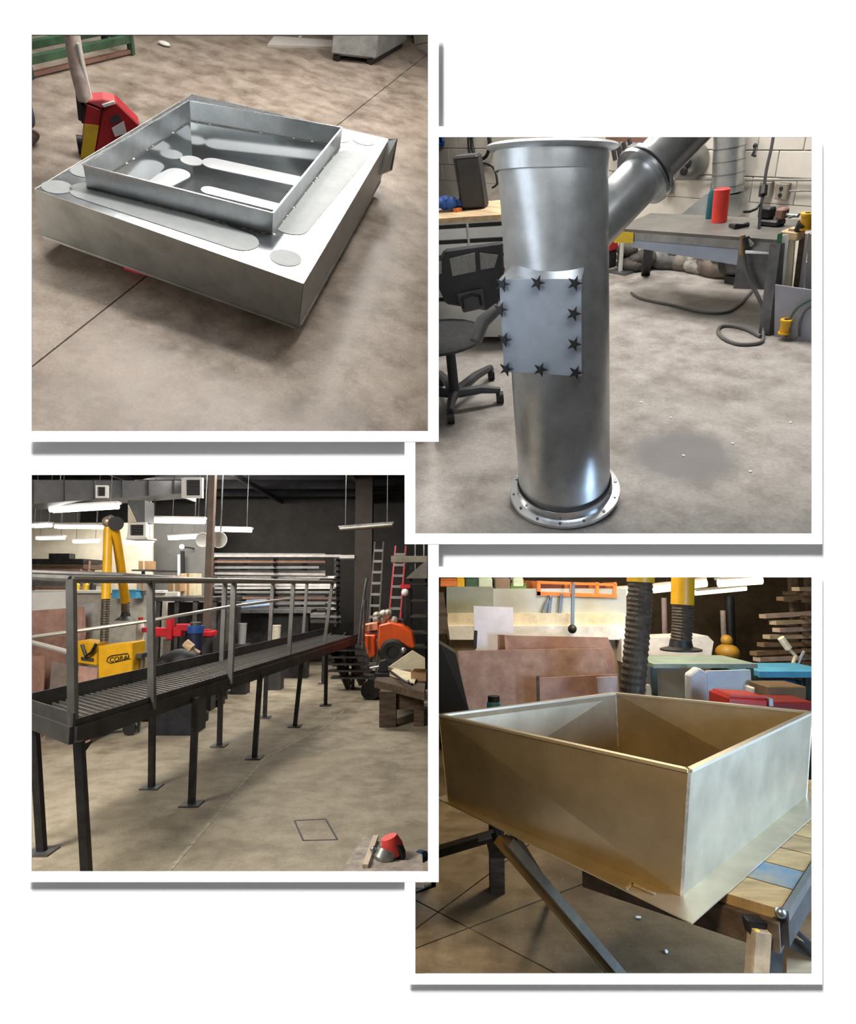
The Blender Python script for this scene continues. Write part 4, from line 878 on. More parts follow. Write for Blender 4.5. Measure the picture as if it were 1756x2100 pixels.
# ---- ceiling duct, vents
Y = 8.0
dk3 = thing('ceiling_duct', 'long rectangular grey air duct hanging under the dark ceiling', 'duct', wy(220, 1030, Y))
def K(px, py, y=None): return wy(px, py, Y if y is None else y)
DU = M('duct_grey', (.17, .175, .185), .5, .5, var=.1)
pts = [K(30, 1036), K(372, 1012, 9.4), K(372, 986, 9.4), K(30, 984)]
build(MB().prism(pts, (0, .5, 0)), 'duct_body', DU, dk3)
for i in range(6): a = lerp(pts[0], pts[1], .1 + i * .17); b = lerp(pts[3], pts[2], .1 + i * .17); build(MB().bar(a + V((0, -.01, 0)), b + V((0, -.01, 0)), .02, .02), 'duct_seam', M('seam_grey', (.10, .10, .11), .5, .4), dk3)
def vent(x0, y0, x1, y1, Y, lab):
    t = thing('air_vent', lab, 'vent', wy((x0 + x1) / 2, y1, Y), group='white framed air vents'); f = 5 if x1 - x0 > 30 else 3.5
    for q in ((x0, y0, x1, y0 + f), (x0, y1 - f, x1, y1), (x0, y0 + f, x0 + f, y1 - f), (x1 - f, y0 + f, x1, y1 - f)): build(MB().prism(rect(*q, Y), (0, .06, 0)), 'vent_frame', WPAINT, t)
    build(MB().prism(rect(x0 + f, y0 + f, x1 - f, y1 - f, Y + .04), (0, .02, 0)), 'vent_back', DARK, t)
    for k in range(4): yy = y0 + f + (y1 - y0 - 2 * f) * (k + .5) / 4; build(MB().prism(rect(x0 + f, yy - .8, x1 - f, yy + .8, Y + .02), (0, .02, 0)), 'vent_slat', DGREY, t)
    return t
vent(196, 995, 219, 1021, 7.85, 'small square white vent on the side of the long ceiling duct')
t = vent(377, 979, 415, 1021, 9.3, 'large white vent box at the end of the ceiling duct'); build(MB().prism(rect(372, 980, 377, 1020, 9.3), (0, .5, 0)), 'collar', WPAINT, t)
t = vent(262, 1071, 299, 1103, 8.6, 'white vent hanging below the tapered drop beside the yellow arms')
build(MB().prism([wy(262, 1071, 8.62), wy(297, 1071, 8.62), wy(297, 1026, 8.7), wy(262, 1026, 8.7)], (0, .3, 0)), 'drop_duct', DU, t); build(MB().prism([wy(264, 1071, 8.6), wy(281, 1071, 8.6), wy(264, 1036, 8.6)], (0, -.02, 0)), 'drop_face', CREAM, t)
build(MB().prism(rect(258, 1102, 302, 1106, 8.55), (0, .3, 0)), 'drip_tray', WPAINT, t)
# ---- fluorescent lamps
LAMPS = [(103, 1046, 243, 1038, 8.6, 'upper left fluorescent lamp hanging just under the ceiling duct'), (66, 1079, 105, 1077, 10.5, 'short fluorescent lamp at the left edge of the hall'),
         (113, 1080, 211, 1081, 10.3, 'fluorescent lamp directly left of the yellow arm joint'), (75, 1104, 132, 1103, 12.6, 'faint far fluorescent lamp in front of the cream wall at left'),
         (150, 1111, 202, 1110, 12.8, 'faint far fluorescent lamp on the cream wall left of the yellow arms'), (302, 1067, 421, 1069, 9.4, 'bright fluorescent lamp left of the brown column'),
         (254, 1113, 313, 1115, 12.4, 'far fluorescent lamp below the hanging white vent'), (345, 1104, 406, 1101, 11.0, 'fluorescent lamp pointing at the white disc lamps'),
         (428, 1086, 517, 1088, 10.6, 'fluorescent lamp right of the brown column'), (695, 1086, 808, 1077, 10.0, 'unlit fluorescent lamp in the dark right part of the hall')]
for i, (x0, y0, x1, y1, Y, lab) in enumerate(LAMPS):
    a, b = wy(x0, y0, Y), wy(x1, y1, Y); t = thing('fluorescent_lamp', lab, 'lamp', (a + b) / 2, group='hanging fluorescent lamps of the walkway hall')
    r = (.045 if Y < 10 else .036)
    lit = M('unlit_tube', (.14, .13, .10), .4) if i == 9 else LIT
    build(MB().bar(a + V((0, .02, r * 1.1)), b + V((0, .02, r * 1.1)), .14, .03), 'housing', WPAINT if i != 9 else STEELG, t)
    for dy in (-.035, .045): build(MB().cyl(a + V((.02, dy, 0)), b + V((-.02, dy, 0)), r * .8, n=10), 'tube', lit, t, smooth=True)
    for k in (.12, .88): q = lerp(a, b, k); build(MB().cyl(q + V((0, 0, .06)), V((q.x, q.y, 4.0)), .006, n=5), 'hanger_wire', STEELG, t)
# column and discs
q = wy(424, 1300, 9.2); t = thing('steel_column', 'brown painted steel column rising to the ceiling beside the bar rack', 'column', (q.x, q.y, 0))
CB = M('brown_column', (.16, .12, .095), .6, var=.15)
build(MB().box((q.x - .045, q.y - .05, .02), (q.x + .045, q.y + .05, 4.0)), 'shaft', CB, t); build(MB().box((q.x - .1, q.y - .1, 0), (q.x + .1, q.y + .1, .02)), 'base_plate', CB, t)
for px, r, lab in ((450, 17, 'round white dish reflector right of the brown column'), (417, 15, 'round white dish reflector half hidden behind the brown column')):
    q = wy(px, 1107, 9.5); t = thing('dish_lamp', lab, 'lamp', q); rr = r / F * 9.5
    build(MB().lathe(q, (0, -1, -.1), [(0, -.05), (rr * .7, -.03), (rr, .02), (rr * .98, .025), (rr * .65, -.02), (0, -.04)], 24), 'dish', WPAINT, t); build(MB().cyl(q + V((0, .05, 0)), V((q.x, q.y + .05, 4)), .012, n=6), 'stem', STEELG, t)
q = wy(373, 1121, 13.5); t = thing('bulb_lamp', 'small glowing bulb on the grey wall', 'lamp', q); build(MB().ball(q, .05), 'bulb', LIT, t); build(MB().cyl(q, q + V((0, .75, 0)), .02, n=8), 'stem', STEELG, t)

# ---- left background stacks
def stack(n, x0, y0, x1, y1, Y, mats, labs, cat, nm, d=.8):
    for i in range(n):
        ya, yb = y0 + (y1 - y0) * i / n, y0 + (y1 - y0) * (i + .9) / n; dx = random.uniform(-6, 6)
        single(block(x0, ya, x1 + dx, yb, Y, d), nm, mats[i % len(mats)], labs[i], cat)
t = thing('sheet_rack', 'brown rack holding stacked boards before the cream wall', 'rack', wy(110, 1290, 11.8))
for px in (60, 172): q = wy(px, 1290, 11.8); build(MB().bar((q.x, q.y, 0), (q.x, q.y, wy(px, 1150, 11.8).z), .07), 'upright', RUST, t)
for py in (1170, 1206): build(MB().bar(wy(50, py, 11.8), wy(180, py, 11.8), .5, .05), 'shelf_beam', RUST, t)
stack(2, 62, 1146, 172, 1168, 11.6, [STEEL, OLDW], ['top dark plate of the stack on the brown rack', 'lower dark board of the stack on the brown rack'], 'board', 'stacked_board')
stack(2, 62, 1176, 168, 1204, 11.6, [RUST, STEELL], ['rusty plank bundle on the lower shelf of the brown rack', 'bright steel bundle on the lower shelf of the brown rack'], 'bundle', 'plank_bundle')
single(panel(100, 1135, 142, 1146, 11.6, .2), 'dark_plate', STEEL, 'small dark plate lying on top of the stacked boards', 'plate')
for px, mat, lab, nm in ((157, YELL, 'small yellow bottle at the left on the long white counter', 'yellow_bottle'), (176, YELL, 'small yellow bottle beside the yellow arm on the long counter', 'yellow_bottle'), (190, DARK, 'small black bottle between the yellow bottle and arm', 'black_bottle')):
    q = wy(px, 1210, 10.8); t = thing(nm, lab, 'bottle', q); build(MB().lathe(q, (0, 0, 1), [(0, 0), (.05, 0), (.05, .09), (.02, .12), (0, .12)], 12), 'body', mat, t); build(MB().cyl(q + V((0, 0, .12)), q + V((0, 0, .15)), .018, n=8), 'cap', DARK, t)
for x0, x1, lab in ((230, 244, 'blue bin between the two yellow arm tubes'), (264, 279, 'blue bin right of the yellow arms')):
    t = thing('blue_bin', lab, 'bin', wy(x0 + 7, 1226, 10.6)); build(block(x0, 1211, x1, 1227, 10.26, .22), 'body', LBLUE, t); build(block(x0 - 1, 1209, x1 + 1, 1211.5, 10.24, .26), 'rim', LBLUE, t)
t = thing('long_counter', 'long white counter in front of the cream wall', 'counter', wy(180, 1300, 10.7)); q0, q1 = wy(50, 1211, 10.7), wy(345, 1211, 10.7)
build(MB().box((q0.x, 10.5, q0.z - .04), (q1.x, 11.2, q0.z)), 'top', WPAINT, t); build(MB().box((q0.x, 10.6, 0), (q1.x, 11.1, q0.z - .04)), 'front', M('counter_white', (.60, .57, .50), .6), t)
# leaning rusty plates and sheets
LEAN = [([(30, 1255), (165, 1245), (172, 1300), (150, 1330), (30, 1340)], RUSTP, 7.9, 'wide pinkish rusty plate leaning at the left edge behind the walkway'),
        ([(30, 1310), (130, 1305), (150, 1330), (135, 1360), (30, 1370)], RUST, 7.7, 'brown rusty plate leaning below the pinkish one'),
        ([(30, 1350), (85, 1345), (90, 1420), (30, 1430)], RUST, 7.3, 'dark rusty plate standing at the far left behind the deck'),
        ([(100, 1358), (150, 1368), (140, 1420), (98, 1430)], M('grey_brown_plate', (.20, .16, .14), .6, .2), 7.2, 'grey brown plate leaning beside the walkway post'),
        ([(158, 1366), (198, 1372), (190, 1400), (172, 1408), (156, 1410)], RUSTP, 7.0, 'small pinkish plate standing in front of the motor box'),
        ([(155, 1240), (190, 1236), (200, 1262), (170, 1268)], M('grey_sheet_b', (.38, .39, .40), .5, .2), 8.2, 'tilted grey sheet beside the yellow arm hose'),
        ([(40, 1216), (138, 1214), (138, 1240), (40, 1246)], WPAINT, 8.3, 'white sheet standing above the pinkish rusty plate')]
for pl_, mat, Y, lab in LEAN:
    pts = [wy(px, py, Y) + V((0, .0, 0)) for px, py in pl_]; zm = min(p.z for p in pts); pts = [p + V((0, (p.z - zm) * .15, 0)) for p in pts]
    for p in pts:
        if p.z < zm + .12: p.z = .0
    mb = MB().prism(pts, (0, .015, 0)); 
    single(mb, 'leaning_plate', mat, lab, 'plate', 'plates leaning in the walkway hall')
t = thing('plate_trestle', 'rusty trestle carrying the leaning plates behind the walkway', 'trestle', wy(110, 1420, 8.5)); 
for px in (50, 140): q = wy(px, 1400, 8.5); build(MB().bar((q.x, 8.5, 0), (q.x, 8.5, .95), .08), 'leg', RUST, t)
build(MB().bar((wy(30, 1400, 8.5).x, 8.5, .95), (wy(170, 1400, 8.5).x, 8.5, .95), .08), 'beam', RUST, t)
# ---- mid background
t = thing('grey_workbench', 'grey steel workbench with cluttered top behind the walkway', 'workbench', wy(390, 1290, 9.8)); a, b = wy(318, 1224, 9.8), wy(470, 1222, 9.8)
build(MB().box((a.x, 9.6, a.z - .06), (b.x, 10.5, a.z)), 'bench_top', STEELG, t)
for px in (324, 362, 400, 440, 466): q = wy(px, 1290, 9.7); build(MB().bar((q.x, 9.7, 0), (q.x, 9.7, a.z - .05), .07), 'leg', STEELG, t)
build(MB().box((a.x, 10.3, .1), (b.x, 10.45, a.z - .1)), 'back_panel', DGREY, t)
def crate(x0, y0, x1, y1, Y, d, mat, lab, nm, cat):
    t = thing(nm, lab, cat, wy((x0 + x1) / 2, y1, Y)); build(block(x0, y0, x1, y1, Y, d), 'body', mat, t, bevel=.004)
    build(MB().prism(rect(x0 + (x1 - x0) * .42, y0, x0 + (x1 - x0) * .58, y1, Y - .003), (0, .002, 0)), 'tape_strip', CARD if mat is not CARD else PLY, t); return t
crate(344, 1180, 370, 1213, 9.9, .3, CARD, 'cardboard box at the left on the grey workbench', 'cardboard_box', 'box')
crate(371, 1176, 400, 1222, 10.1, .3, PLY, 'pale wooden crate beside the cardboard box on the bench', 'wooden_crate', 'crate')
crate(284, 1150, 306, 1168, 12.0, .3, CARD, 'cardboard box on the far shelf right of the yellow arms', 'cardboard_box', 'box')
crate(280, 1185, 302, 1212, 10.4, .3, M('tan_paper', (.5, .4, .3), .8), 'tan parcel on the long counter beside the blue bin', 'parcel', 'parcel')
t = thing('far_shelf', 'narrow grey shelf on the far cream wall', 'shelf', wy(300, 1172, 12.4)); build(block(270, 1168, 312, 1171, 12.0, 1.22), 'board', STEELG, t); build(block(290, 1171, 293, 1185, 12.3, .1), 'bracket', STEELG, t)
t = thing('door_frame', 'tall narrow white door edge beside a dark opening on the grey wall', 'door', wy(367, 1180, 13.9)); build(block(364, 1137, 369, 1357, 13.9, .1), 'edge', WPAINT, t); build(block(370, 1130, 377, 1357, 13.95, .05), 'opening', DARK, t)
# red jack lift
Y = 8.3; t = thing('red_transmission_jack', 'bright red workshop jack with upright red mast behind the walkway', 'jack', wy(345, 1330, Y))
BR2 = M('signal_red', (.62, .015, .03), .4)
for q in ((290, 1287, 320, 1297), (312, 1288, 372, 1306), (360, 1280, 392, 1294)): build(block(*q, Y, .12), 'arm', BR2, t, bevel=.01)
build(block(340, 1268, 352, 1312, Y - .05, .1), 'mast', BR2, t, bevel=.008); q = wy(346, 1312, Y); build(MB().box((q.x - .05, Y - .05, .05), (q.x + .05, Y + .05, q.z)), 'leg', STEELG, t); build(MB().box((q.x - .3, Y - .15, 0), (q.x + .3, Y + .15, .05)), 'base', DGREY, t)
t = thing('white_gas_bottle', 'slim white gas cylinder beside the yellow extractor', 'gas cylinder', wy(285, 1330, 8.4)); q = wy(286, 1320, 8.4); build(MB().lathe((q.x, 8.4, 0), (0, 0, 1), [(0, 0), (.05, 0), (.05, wy(286, 1283, 8.4).z), (.03, wy(286, 1275, 8.4).z), (0, wy(286, 1273, 8.4).z)], 14), 'body', WPAINT, t); build(MB().cyl((q.x, 8.4, wy(286, 1275, 8.4).z), (q.x, 8.4, wy(286, 1266, 8.4).z), .03, n=10), 'valve', BR2, t)
t = thing('grey_stool', 'small grey stool right of the yellow extractor cart', 'stool', wy(284, 1400, 7.6)); a, b = wy(272, 1330, 7.6), wy(298, 1340, 7.6); build(MB().box((a.x, 7.5, a.z - .1), (b.x, 7.9, a.z - .05)), 'seat', STEELG, t)
for x in (a.x + .03, b.x - .03): build(MB().bar((x, 7.6, 0), (x, 7.6, a.z - .1), .03), 'leg', STEELL, t)
q = wy(358, 1350, 7.4); mb = MB(); random.seed(21)
for i in range(6): mb.ball(V((q.x + random.uniform(-.15, .2), 7.5 + random.uniform(0, .2), .62 + random.uniform(0, .25))), .17, (1.2, 1, .8), 10, 7)
mb.box((q.x - .2, 7.4, 0), (q.x + .25, 7.8, .6)); single(mb, 'black_tarp_heap', M('black_tarp', (.012, .012, .02), .6, var=.5, bump=.4), 'heap covered by a black tarp just behind the walkway deck', 'tarp')
q = wy(391, 1330, 7.9); t = thing('wooden_mallet', 'pale wooden mallet head on the black tarp heap', 'mallet', q); build(MB().cyl(wy(380, 1318, 7.3), wy(394, 1330, 7.3), .05, n=14), 'head', WOOD, t, smooth=True); build(MB().cyl(wy(388, 1325, 7.3), wy(410, 1338, 7.35), .016, n=8), 'handle', WOOD, t, smooth=True)
t = thing('floor_polisher', 'dark floor machine with a blue motor behind the black tarp', 'machine', wy(402, 1330, 8.2)); q = wy(401, 1300, 8.2); build(MB().cyl((q.x, 8.2, .1), (q.x, 8.2, wy(400, 1290, 8.2).z), .09, n=14), 'body', M('navy_paint', (0, 0, 0)), t, smooth=True); build(MB().cyl((q.x, 8.2, wy(400, 1298, 8.2).z), (q.x, 8.2, wy(400, 1283, 8.2).z), .1, n=14), 'motor', BLUE, t, smooth=True); build(MB().cyl((q.x, 8.2, 0), (q.x, 8.2, .1), .2, n=18), 'skirt', DARK, t, smooth=True); build(MB().cyl((q.x, 8.2, wy(400, 1283, 8.2).z), (q.x, 8.2, wy(400, 1276, 8.2).z), .07, n=14), 'cap', STEELG, t, smooth=True)
t = thing('red_toolbox', 'small red toolbox on the floor beyond the blue motor', 'toolbox', wy(420, 1310, 9)); build(block(408, 1295, 434, 1306, 8.8, .25), 'body', BR2, t, bevel=.01); build(block(412, 1291, 430, 1295, 8.85, .1), 'lid', RED, t, bevel=.01); q = wy(420, 1306, 8.9); build(MB().box((q.x - .15, 8.8, 0), (q.x + .15, 9, q.z)), 'stand', DGREY, t)
for px, py, mat, lab, nm, Y in ((497, 1278, M('grey_plastic2', (.33, .34, .35), .5), 'grey plastic bin standing under the bench before the bar rack', 'grey_bin', 10.2), (567, 1282, M('cream_plastic', (.72, .68, .55), .5), 'cream bucket standing on the floor before the bar rack', 'cream_bucket', 10.6)):
    r = 9 / F * Y; hT_ = wy(px, py, Y).z; b_ = max(hT_ - .32, 0.0); t = thing(nm, lab, 'bucket', (wy(px, py, Y).x, Y, b_)); p = V((wy(px, py, Y).x, Y, b_))
    build(MB().lathe(p, (0, 0, 1), [(0, 0), (r * .9, 0), (r * 1.05, hT_ - b_), (r * .98, hT_ - b_), (r * .85, .02), (0, .02)], 18), 'body', mat, t)
    build(MB().lathe(p + V((0, 0, hT_ - b_ - .03)), (0, 0, 1), [(r * 1.05, 0), (r * 1.1, .01), (r * 1.08, .03)], 18), 'rim', mat, t)
    if b_ > 0: build(MB().box((p.x - .12, Y - .12, 0), (p.x + .12, Y + .12, b_)), 'support_block', DGREY, t)
# ---- bar rack
Y = 13.0; rk = thing('cantilever_rack', 'dark cantilever rack with steel arms along the far wall', 'rack', wy(570, 1290, Y))
for px in (436, 500, 562, 624, 690): q = wy(px, 1200, Y + .5); build(MB().box((q.x - .05, Y + .45, 0), (q.x + .05, Y + .55, wy(px, 1135, Y).z)), 'upright', STEEL, rk)
rows = [1140, 1152, 1164, 1176, 1187, 1198, 1206, 1214, 1226, 1238, 1250, 1262, 1274]
for py in rows:
    for px in (436, 562, 690): q = wy(px, py + 3, Y); build(MB().bar((q.x, Y - .15, q.z - .05), (q.x, Y + .45, q.z - .05), .04, .04), 'arm', STEEL, rk)
BM = [M('pale_bar', (.42, .40, .38), .45, .5), M('rusty_bar', (.17, .10, .075), .7, .2), M('grey_bar', (.22, .22, .22), .5, .5), M('dark_bar', (.07, .065, .06), .6, .4), M('bright_bar', (.68, .67, .66), .35, .6)]
random.seed(9)
pick = [0, 1, 2, 0, 2, 4, 4, 2, 1, 2, 3, 2, 3]
for i, py in enumerate(rows):
    for j in range(2):
        x0 = 430 + random.uniform(0, 12); x1 = random.choice((668, 690, 700, 655)); q = pick[i] if j == 0 else (pick[i] + random.choice((1, 2))) % 5
        a, b = wy(x0, py - 3.5 * j, Y + .1 + .18 * j), wy(x1, py - 3.5 * j + random.uniform(-1, 3), Y + .1 + .18 * j)
        nmb = ('pale', 'rusty', 'grey', 'dark', 'bright')[q]
        single(MB().bar(a, b, .07, .05), 'steel_bar', BM[q], nmb + (' front' if j == 0 else ' rear') + ' steel bar on the ' + ('top', 'second', 'third', 'fourth', 'fifth', 'sixth', 'seventh', 'eighth', 'ninth', 'tenth', 'eleventh', 'twelfth', 'lowest')[i] + ' row of the cantilever rack', 'bar', 'bars on the cantilever rack')
t = thing('machine_bench', 'dark machine bench under the bar rack', 'bench', wy(520, 1300, 11.6)); a, b = wy(470, 1250, 11.6), wy(640, 1252, 11.6); build(MB().box((a.x, 11.5, a.z - .06), (b.x, 12.1, a.z)), 'top', STEELG, t); build(MB().box((a.x + .1, 11.8, 0), (b.x - .1, 12.0, a.z - .06)), 'cabinet', STEEL, t)
t = thing('blue_pipe_bundle', 'bundle of bluish pipes on the machine bench', 'bundle', wy(525, 1245, 11.7))
for i in range(5): build(MB().cyl(wy(490 + i * 4, 1246 - i * 3, 11.6 + .05 * i), wy(560 - i * 3, 1240 - i * 2, 11.6 + .05 * i), .035, n=8), 'pipe', M('bluish_pipe', (.20, .26, .36), .4, .6), t, smooth=True)
# ---- right side: column, ladders, tractor
q = wy(745, 1300, 12.0); t = thing('concrete_pillar', 'wide dark brown pillar between the bar rack and the ladders', 'pillar', (q.x, 12, 0)); build(MB().box((q.x - .16, 11.85, 0), (q.x + .16, 12.15, 4.0)), 'shaft', M('pillar_brown', (.034, .026, .021), .8), t); build(MB().box((q.x - .22, 11.8, 0), (q.x + .22, 12.2, .08)), 'base', M('pillar_brown', (0, 0, 0)), t)
t = thing('light_batten', 'short pale batten hanging left of the wide pillar', 'batten', wy(712, 1141, 11.8)); build(block(696, 1138, 727, 1145, 11.8, .1), 'batten', M('pale_bar', (0, 0, 0)), t); build(block(697, 1145, 727, 1148, 11.82, .08), 'shade', DARK, t)
def ladder(xb, yb, xt, yt, w, Y, mat, lab, rm):
    t = thing('ladder', lab, 'ladder', wz(xb, yb) * 0 + V((wy(xb, yb, Y).x, Y, 0))); B0, B1 = wy(xb - w, yb, Y), wy(xb + w, yb, Y); T0, T1 = wy(xt - w * .8, yt, Y + .6), wy(xt + w * .8, yt, Y + .6); B0.z = B1.z = 0
    build(MB().bar(B0, T0, .03, .07), 'side_rail', mat, t); build(MB().bar(B1, T1, .03, .07), 'side_rail', mat, t)
    for i in range(12): k = (i + .6) / 12.4; build(MB().bar(lerp(B0, T0, k), lerp(B1, T1, k), .10, .045), 'rung', rm, t)
RG = M('rung_grey', (.24, .23, .22), .5, .3)
ladder(760, 1350, 778, 1112, 11, 11.2, M('dark_rail', (.05, .04, .035), .6), 'dark ladder leaning at the wide pillar', RG)
ladder(798, 1350, 822, 1120, 13, 11.0, RED, 'ladder with dark red side rails leaning right of the dark ladder', RG)
t = thing('spray_hood', 'pale sheet metal hood and beam in the right corner', 'hood', wy(850, 1160, 10.4)); build(block(802, 1140, 876, 1153, 10.4, .15), 'beam', M('pale_olive', (.26, .24, .19), .6), t); build(MB().prism([wy(832, 1186, 10.3), wy(876, 1186, 10.3), wy(876, 1150, 10.3), wy(866, 1156, 10.3)], (0, .4, 0)), 'hood_side', M('pale_olive2', (.20, .19, .165), .6), t)
for px in (852, 870): a = wy(px, 1186, 10.4); build(MB().cyl((a.x, 10.5, a.z), (a.x, 10.5, 4.0), .02, n=6), 'hanger', STEELG, t)
t = thing('red_cap_bottle', 'small white bottle with a red cap on a far shelf right', 'bottle', wy(830, 1216, 10.3)); q = wy(831, 1215, 10.3); build(MB().ball(q, .06), 'body', WPAINT, t); build(MB().box(q + V((-.08, 0, .07)), q + V((.08, .1, .13))), 'cap', BR2, t); build(MB().bar(q + V((0, .05, -.06)), V((q.x, q.y + .05, 0)), .03), 'stand', STEEL, t)
t = thing('corner_shelving', 'dark shelving with small parts in the right corner', 'shelving', wy(865, 1350, 10.6))
for py in (1196, 1230, 1262, 1296, 1325): a, b = wy(842, py, 10.6), wy(876, py, 10.6); build(MB().box((a.x, 10.5, a.z - .03), (b.x, 11, a.z)), 'shelf', M('dark_olive', (.07, .065, .05), .7), t)
for px in (843, 875): a = wy(px, 1196, 10.6); build(MB().bar((a.x, 10.6, 0), (a.x, 10.6, a.z + .3), .05), 'post', STEEL, t)
Y = 9.6; tr = thing('orange_tow_tractor', 'bright orange compact tow tractor with dark rear wheel and pale engine', 'tractor', wy(795, 1350, Y))
def T(px, py, dy=0): return wy(px, py, Y + dy)
build(MB().prism([T(775, 1325), T(777, 1282), T(800, 1276), T(826, 1282), T(846, 1300), T(852, 1326), T(848, 1330), T(838, 1328), T(826, 1320), T(800, 1322), T(780, 1340)], (0, .6, 0)), 'body', ORANGE, tr, bevel=.02)
build(MB().prism([T(742, 1302, .05), T(770, 1302, .05), T(768, 1316, .05), T(770, 1345, .05), T(758, 1350, .05)], (0, .4, 0)), 'front_fender', ORANGE, tr, bevel=.015)
build(MB().prism([T(742, 1282, .1), T(774, 1276, .1), T(776, 1292, .1), T(744, 1296, .1)], (0, .3, 0)), 'dashboard', M('pale_orange', (.8, .35, .2), .5), tr, bevel=.01)
q = T(806, 1338, -.02); q.z = max(q.z, .25); build(MB().lathe(q, (0, -1, 0), [(0, -.2), (.17, -.2), (.2, -.16), (.2, 0), (.16, .03), (.09, .02), (.08, -.01), (0, -.01)], 24), 'rear_wheel', RUBBER, tr)
build(MB().ball(T(828, 1334, -.05), .05), 'hub_cap', STEELL, tr)
random.seed(2); mb = MB()
for i in range(9): mb.ball(T(772 + random.uniform(0, 36), 1262 + random.uniform(-10, 12), .2), .05 + .04 * random.random(), n=8, m=6)
build(mb, 'engine_block', M('pale_engine', (.40, .37, .31), .5, .4, var=.4, scale=12), tr)
build(MB().prism([T(808, 1268, .3), T(828, 1270, .3), T(834, 1284, .3), T(810, 1280, .3)], (0, .2, 0)), 'seat', DARK, tr, bevel=.01)
build(MB().tube([T(736, 1320, -.1), T(742, 1260, -.05), T(750, 1200, .0), T(753, 1186, .02)], .022, 8), 'mast_tube', STEELG, tr)
build(MB().tube([T(744, 1330, -.15), T(746, 1290, -.12), T(749, 1230, -.1)], .022, 8), 'mast_tube', STEELG, tr)
build(MB().box(T(768, 1352) * V((1, 1, 0)) + V((-.1, 0, .05)), T(768, 1352) * V((1, 1, 0)) + V((.6, .5, .3))), 'chassis', STEEL, tr)
q = T(760, 1352); build(MB().cyl((q.x, Y, .14), (q.x, Y + .15, .14), .14, n=18), 'front_wheel', RUBBER, tr, smooth=True)
# ---- low table at right with boards
lf = wz(796, 1488); zt = wy(796, 1402, lf.y).z
t = thing('timber_table', 'low heavy dark timber table at the right edge', 'table', (lf.x + .2, lf.y, 0))
xr = -.02
tp = [wz(768, 1395, zt), V((xr - .02, wz(876, 1420, zt).y, zt)), V((xr, lf.y + 1.3, zt)), V((wz(790, 1365, zt).x, lf.y + 1.3, zt))]
build(MB().prism(tp, (0, 0, -.09)), 'top', OLDW, t)
build(MB().box((lf.x - .1, lf.y - .1, 0), (lf.x + .1, lf.y + .1, zt - .08)), 'leg', OLDW, t); build(MB().box((xr - .15, lf.y - .05, 0), (xr - .03, lf.y + .1, zt - .08)), 'leg', OLDW, t)
build(MB().box((lf.x, lf.y - .04, zt - .3), (xr - .05, lf.y + .04, zt - .09)), 'apron', OLDW, t)
def tz(px, py, h=0): return wz(px, py, zt + h)
single(MB().prism([tz(793, 1384, .01), tz(850, 1403, .01), tz(858, 1385, .01), tz(808, 1374, .01)], (0, 0, .02)), 'plywood_sheet', PLY, 'pale plywood sheet lying on the timber table', 'sheet')
a = tz(800, 1372); single(MB().prism([wy(797, 1368, a.y), wy(846, 1334, a.y + .1), wy(872, 1350, a.y + .1), wy(872, 1378, a.y + .05), wy(846, 1380, a.y)], (0, .05, 0)), 'bent_plywood', PLY, 'bent pale plywood panel propped up on the timber table', 'panel')
t2 = thing('cardboard_box', 'open brown cardboard box at the edge of the timber table', 'box', tz(860, 1400)); build(block(843, 1378, 874, 1401, lf.y + .2, .25), 'body', CARD, t2); build(MB().prism([wy(843, 1378, lf.y + .2), wy(874, 1378, lf.y + .2), wy(874, 1372, lf.y + .1), wy(850, 1371, lf.y + .1)], (0, .008, 0)), 'flap', CARD, t2)
v = tz(776, 1388); t2 = thing('bench_vise', 'black bench vise at the corner of the timber table', 'vise', v); build(MB().box(v + V((-.05, 0, 0)), v + V((.14, .2, .05))), 'base', STEEL, t2, bevel=.01); build(MB().prism([v + V((-.02, .05, .05)), v + V((.13, .05, .05)), v + V((.10, .05, .22)), v + V((.02, .05, .2))], (0, .1, 0)), 'jaw', DARK, t2, bevel=.01); build(MB().cyl(v + V((-.12, .1, .1)), v + V((.0, .1, .12)), .015, n=8), 'screw', STEELL, t2)
t2 = thing('caulking_gun', 'black caulking gun lying across the plywood on the timber table', 'tool', tz(820, 1390, .05)); build(MB().tube([tz(800, 1376, .06), tz(830, 1398, .06), tz(846, 1404, .06)], .015, 8), 'barrel', DARK, t2); build(MB().tube([tz(838, 1400, .06), tz(838, 1396, .14)], .012, 8), 'grip', STEELL, t2)
# ---- foreground board with power tool
zb = .22; bq = [wz(745, 1716, zb), wz(866, 1752, zb), wz(872, 1810, zb), wz(690, 1800, zb)]
bq = [V((min(p.x, -.02), p.y, p.z)) for p in bq]
t = thing('work_board', 'worn pale board on a low trestle in the lower right foreground', 'board', (bq[0] + bq[2]) / 2 * V((1, 1, 0)))
build(MB().prism(bq, (0, 0, -.025)), 'top', M('worn_board', (.40, .35, .30), .7, var=.25, scale=14), t); build(MB().box(lerp(bq[0], bq[2], .35) * V((1, 1, 0)) + V((-.03, -.03, 0)), lerp(bq[0], bq[2], .65) * V((1, 1, 0)) + V((.03, .03, zb - .025))), 'support', OLDW, t)
build(MB().bar(lerp(bq[3], bq[0], .2) + V((.12, 0, .01)), lerp(bq[3], bq[0], .95) + V((.08, 0, .01)), .03, .02), 'batten', M('pale_batten', (.62, .52, .40), .7), t)
k = wz(795, 1760, zb); Yt = k.y
def G(px, py, d=0): return wy(px, py, Yt + d)
t = thing('power_drill', 'power drill with a grey gear head and red housing resting on the worn board', 'drill', G(795, 1786))
build(MB().tube([G(812, 1752, .03), G(804, 1735, .03), G(798, 1716, .03)], [.055, .062, .045], 16), 'red_housing', M('coral_red', (.80, .07, .06), .4), t)
